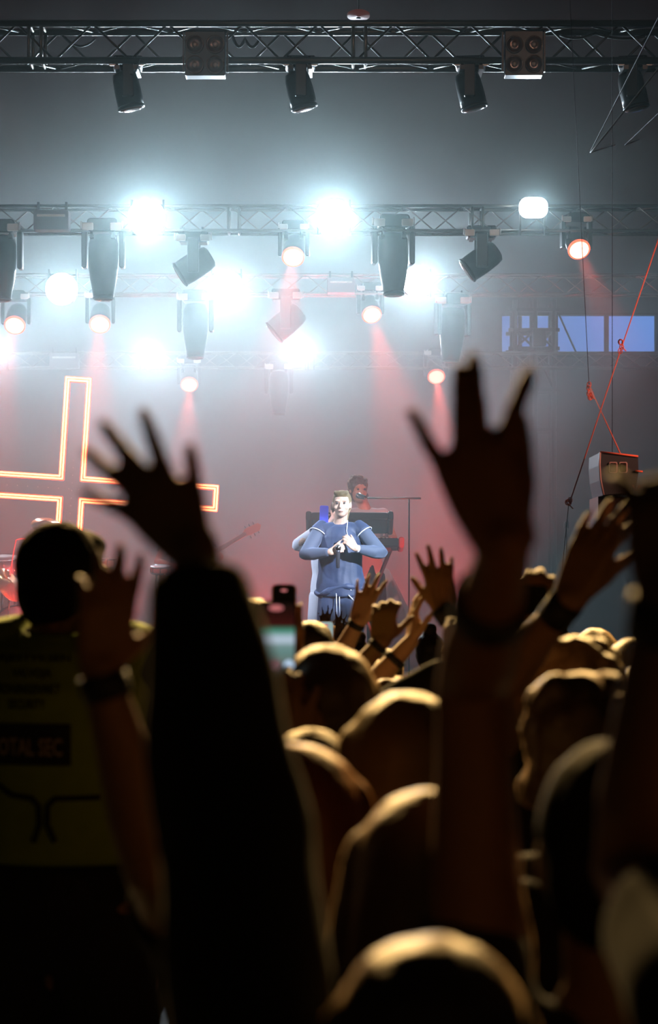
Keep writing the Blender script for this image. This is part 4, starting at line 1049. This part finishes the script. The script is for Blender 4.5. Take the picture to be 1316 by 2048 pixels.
disc(t, M, 0, -.041, .010, .010, mat('record_button', (0, 0, 0), .5, emit=(.20, .10, .12), estr=.9), 'round_button')
disc(t, M, -.001, .062, .013, .005, mat('red_timer_mark', (0, 0, 0), .5, emit=(.55, .16, .16), estr=.8), 'record_badge')
disc(t, M, 0, -.066, .016, .0035, mat('home_bar_glow', (0, 0, 0), .5, emit=(.25, .42, .5), estr=.8), 'home_bar')
t, M = smartphone(at(568, 1216, 5.6), V(0, .04, 1), V(0, -1, .02), 'dark phone with copper rim sticking up behind the nearest one', h=.115, w=.06, cover=mat('copper_rim', (.6, .33, .18), .3, .6))
disc(t, M, 0, .042, .008, .003, mat('red_timer_mark', (0, 0, 0), .5, emit=(.55, .16, .16), estr=.8), 'record_badge')
crowd(560, 1330, 5.75, 'person hidden behind the nearest phone holding up the dark copper-rimmed one', hair='short', vox=.009,
   arms=dict(R=dict(w=wr(585, 1300, 5.62), up=V(-.15, 0, 1), back=V(0, -1, 0), hint=V(.5, -.2, -1), lift=0, kw=dict(curl=(32, 30, 30, 30)))))
crowd(505, 1203, 6.6, 'tall person with brown hair left of the phones, lit along the top of the head', hair='short', hairm=M_hair_brown, vox=.008)
crowd(622, 1246, 8.2, 'person in a dark cap between the phones and the singer', hair='short', vox=.009, shirt=M_tee_blue)
crowd(500, 1268, 5.4, 'person with fair hair low at the left of the phones', hair='wavy', hairm=M_hair_fair, vox=.009)
t, M = smartphone(at(652, 1268, 9.0), V(.0, .04, 1), V(0, -1, .02), 'small phone with a bright screen below the singer\'s legs', h=.100, w=.060,
                  screen=mat('pale_phone_picture', (0, 0, 0), .5, emit=(.22, .30, .30), estr=1.0), cover=mat('copper_rim', (.6, .33, .18), .3, .6))
disc(t, M, 0, .034, .009, .004, mat('red_timer_mark', (0, 0, 0), .5, emit=(.55, .16, .16), estr=.8), 'record_badge')
for q in range(4): disc(t, M, -.02 + q * .013, -.006, .003, .003, mat('white_dots', (0, 0, 0), .5, emit=(1, 1, 1), estr=1), 'lamp_picture')
crowd(668, 1318, 9.2, 'person in front of the singer holding the small bright phone', hair='short', hairm=M_hair_brown, vox=.009, shirt=M_tee_green,
   arms=dict(L=dict(w=wr(650, 1312, 9.02), up=V(0, 0, 1), back=V(0, -1, 0), hint=V(-.5, -.2, -1), lift=0, kw=dict(curl=(34, 32, 32, 32)))))
crowd(668, 1262, 12.4, 'person far in front by the stage with two small hands up before the singer\'s legs', hair='short', vox=.008, skin=M_skin2,
   arms=dict(L=dict(w=wr(651, 1262, 12.3), up=V(-.02, 0, 1), back=V(0, -1, 0), hint=V(-1, 0, -1), hs=.82, lift=.03, kw=dict(spread=(20, 7, -7, -22))),
             R=dict(w=wr(672, 1274, 12.25), up=V(.35, 0, 1), back=V(0, -1, 0), hint=V(1, 0, -1), hs=.85, lift=.03, kw=dict(spread=(20, 7, -7, -22)))))
crowd(742, 1326, 7.6, 'person with light brown hair, bare left arm and dark wristband raised beside the singer\'s legs', hair='bob', hairm=M_hair_brown, vox=.006, skin=M_skin2, shirt=M_tee_green,
   arms=dict(L=dict(w=wr(716, 1243, 7.4), up=V(.32, .05, 1), back=V(-.2, -1, 0), hint=V(-1, 0, -.9), hs=1.0, lift=.02, band=(.05, .018, M_band), kw=dict(spread=(14, 4, -5, -20), curl=(8, 10, 12, 12), thumb=(62, 8)))))
crowd(800, 1372, 6.6, 'person in a dark green shirt with a loosely curled hand and black wristband up', hair='wavy', hairm=M_hair_brown, vox=.006, skin=M_skin, shirt=M_tee_green,
   arms=dict(L=dict(w=wr(762, 1285, 6.5), up=V(.12, .2, 1), back=V(-.1, -1, .1), hint=V(-1, 0, -.9), hs=1.05, lift=.02, band=(.06, .018, M_band), kw=dict(spread=(10, 3, -3, -10), curl=(32, 34, 36, 30), thumb=(50, 20)))))
crowd(884, 1350, 7.0, 'person in a dark beanie, one hand up edge-on with fingers spread', hair='short', hairm=mat('dark_green_beanie', (.03, .07, .03), .9, sheen=1), vox=.006, skin=M_skin2, shirt=M_tee_green,
   arms=dict(L=dict(w=wr(823, 1282, 6.9), up=V(.05, .2, 1), back=V(-1, -.3, .2), hint=V(-1, 0, -.9), hs=1.05, lift=.02, band=(.32, .02, M_band), kw=dict(spread=(18, 4, -6, -22), curl=(16, 14, 14, 20), thumb=(60, 10)))))
crowd(838, 1400, 5.6, 'person raising a big open hand with thick black wristband under the mic stand', hair='bob', hairm=M_hair_fair, vox=.0055, skin=M_skin, shirt=M_tee_black,
   arms=dict(R=dict(w=wr(886, 1222, 5.7), up=V(-.12, .05, 1), back=V(0, -1, 0), hint=V(1, 0, -.6), hs=1.0, lift=.08, band=(.04, .04, M_band), kw=dict(spread=(16, 5, -4, -12), curl=(8, 8, 8, 10), thumb=(42, 26)))))
crowd(945, 1385, 5.05, 'person partly hidden by the tall raised forearm with a dark curled hand up', hair='wavy', hairm=M_hair_brown, vox=.006, skin=M_skin3, shirt=M_tee_black, sleeves='long',
   arms=dict(L=dict(w=wr(912, 1335, 4.95), up=V(.15, .2, 1), back=V(-.3, -1, .1), hint=V(-1, 0, -.8), hs=1.1, lift=.03, kw=dict(spread=(8, 3, -3, -8), curl=(42, 44, 46, 40), thumb=(45, 20)))))
crowd(1150, 1300, 4.4, 'fair-haired person at right holding a bare bent arm up beside a dark wristband', hair='wavy', hairm=M_hair_fair, vox=.006, skin=M_skin, shirt=M_tee_black,
   arms=dict(L=dict(w=wr(1140, 1196, 4.1), up=V(.45, 0, 1), back=V(-.6, -1, .1), hint=V(-1, 0, -.1), hs=1.1, lift=.03, band=(.12, .05, M_band), kw=dict(spread=(10, 3, -3, -10), curl=(8, 8, 8, 10), thumb=(30, 20))),
             ))
smartphone(at(1068, 1200, 5.0), V(.05, .1, 1), V(.1, -1, .02), 'dark phone held up just right of the tall forearm', h=.07, w=.062, cover=mat('copper_rim', (.6, .33, .18), .3, .6))
crowd(1095, 1320, 5.7, 'person behind the tall forearm holding the dark phone at right', hair='short', vox=.008,
   arms=dict(L=dict(w=wr(1062, 1262, 5.05), up=V(.1, 0, 1), back=V(0, -1, 0), hint=V(-.6, 0, -1), lift=.0, kw=dict(curl=(32, 30, 30, 30)))))
crowd(1160, 1378, 3.6, 'brown-haired person between the two tall arms at right, lower head', hair='wavy', hairm=M_hair_brown, vox=.007, shirt=M_tee_black)
crowd(622, 1468, 3.8, 'person with brown hair just above the auburn head', hair='short', hairm=M_hair_brown, vox=.008)
crowd(330, 1310, 7.4, 'dark-haired person behind the two raised arms on the left', hair='short', hairm=M_hair_dark, vox=.009)
# --- filling rows towards the stage
FILL = [(430, 1262, 9.0), (540, 1262, 10.5), (600, 1268, 11.5), (715, 1285, 11.0), (770, 1300, 9.4), (930, 1290, 8.6), (1000, 1275, 9.8), (1190, 1262, 9.2), (1268, 1285, 6.8), (1120, 1262, 11.8), (1290, 1330, 5.6), (160, 1275, 8.4), (250, 1265, 10.0), (60, 1270, 11.2), (1300, 1265, 12.0), (860, 1268, 12.2)]
HS = [('short', M_hair_dark), ('long', M_hair_brown), ('bob', M_hair_fair), ('bun', M_hair_brown), ('ponytail', M_hair_brown), ('wavy', M_hair_dark)]
HN = ['short dark hair', 'long brown hair', 'fair bobbed hair', 'brown hair bun', 'brown ponytail', 'wavy dark hair']
TN = [(M_tee_black, 'black top'), (M_tee_green, 'dark green top'), (M_tee_brown, 'brown top'), (M_tee_blue, 'navy top')]
WHERE = ['behind the large dark sleeve', 'behind the copper-rimmed phone', 'left of the singer\'s legs', 'under the raised hand beside the singer', 'between the raised hands right of the singer',
         'just left of the tall forearm', 'behind the tall forearm', 'between the two tall arms, far back', 'behind the arm at right', 'far back, right of the tall forearm', 'at the right edge, close', 'behind the guard',
         'behind the left raised arms', 'far back before the drums', 'farthest back at the right edge', 'far back under the big open hand']
for i, (px, yt, dd) in enumerate(FILL):
    h = HS[i % 6]; tp = TN[(i * 3 + i // 4) % 4]
    crowd(px, yt, dd, 'person with %s, %s, %s' % (HN[i % 6], tp[1], WHERE[i]), hair=h[0], hairm=h[1], shirt=tp[0], vox=.010, yaw=((i * 37) % 11 - 5) * .06)
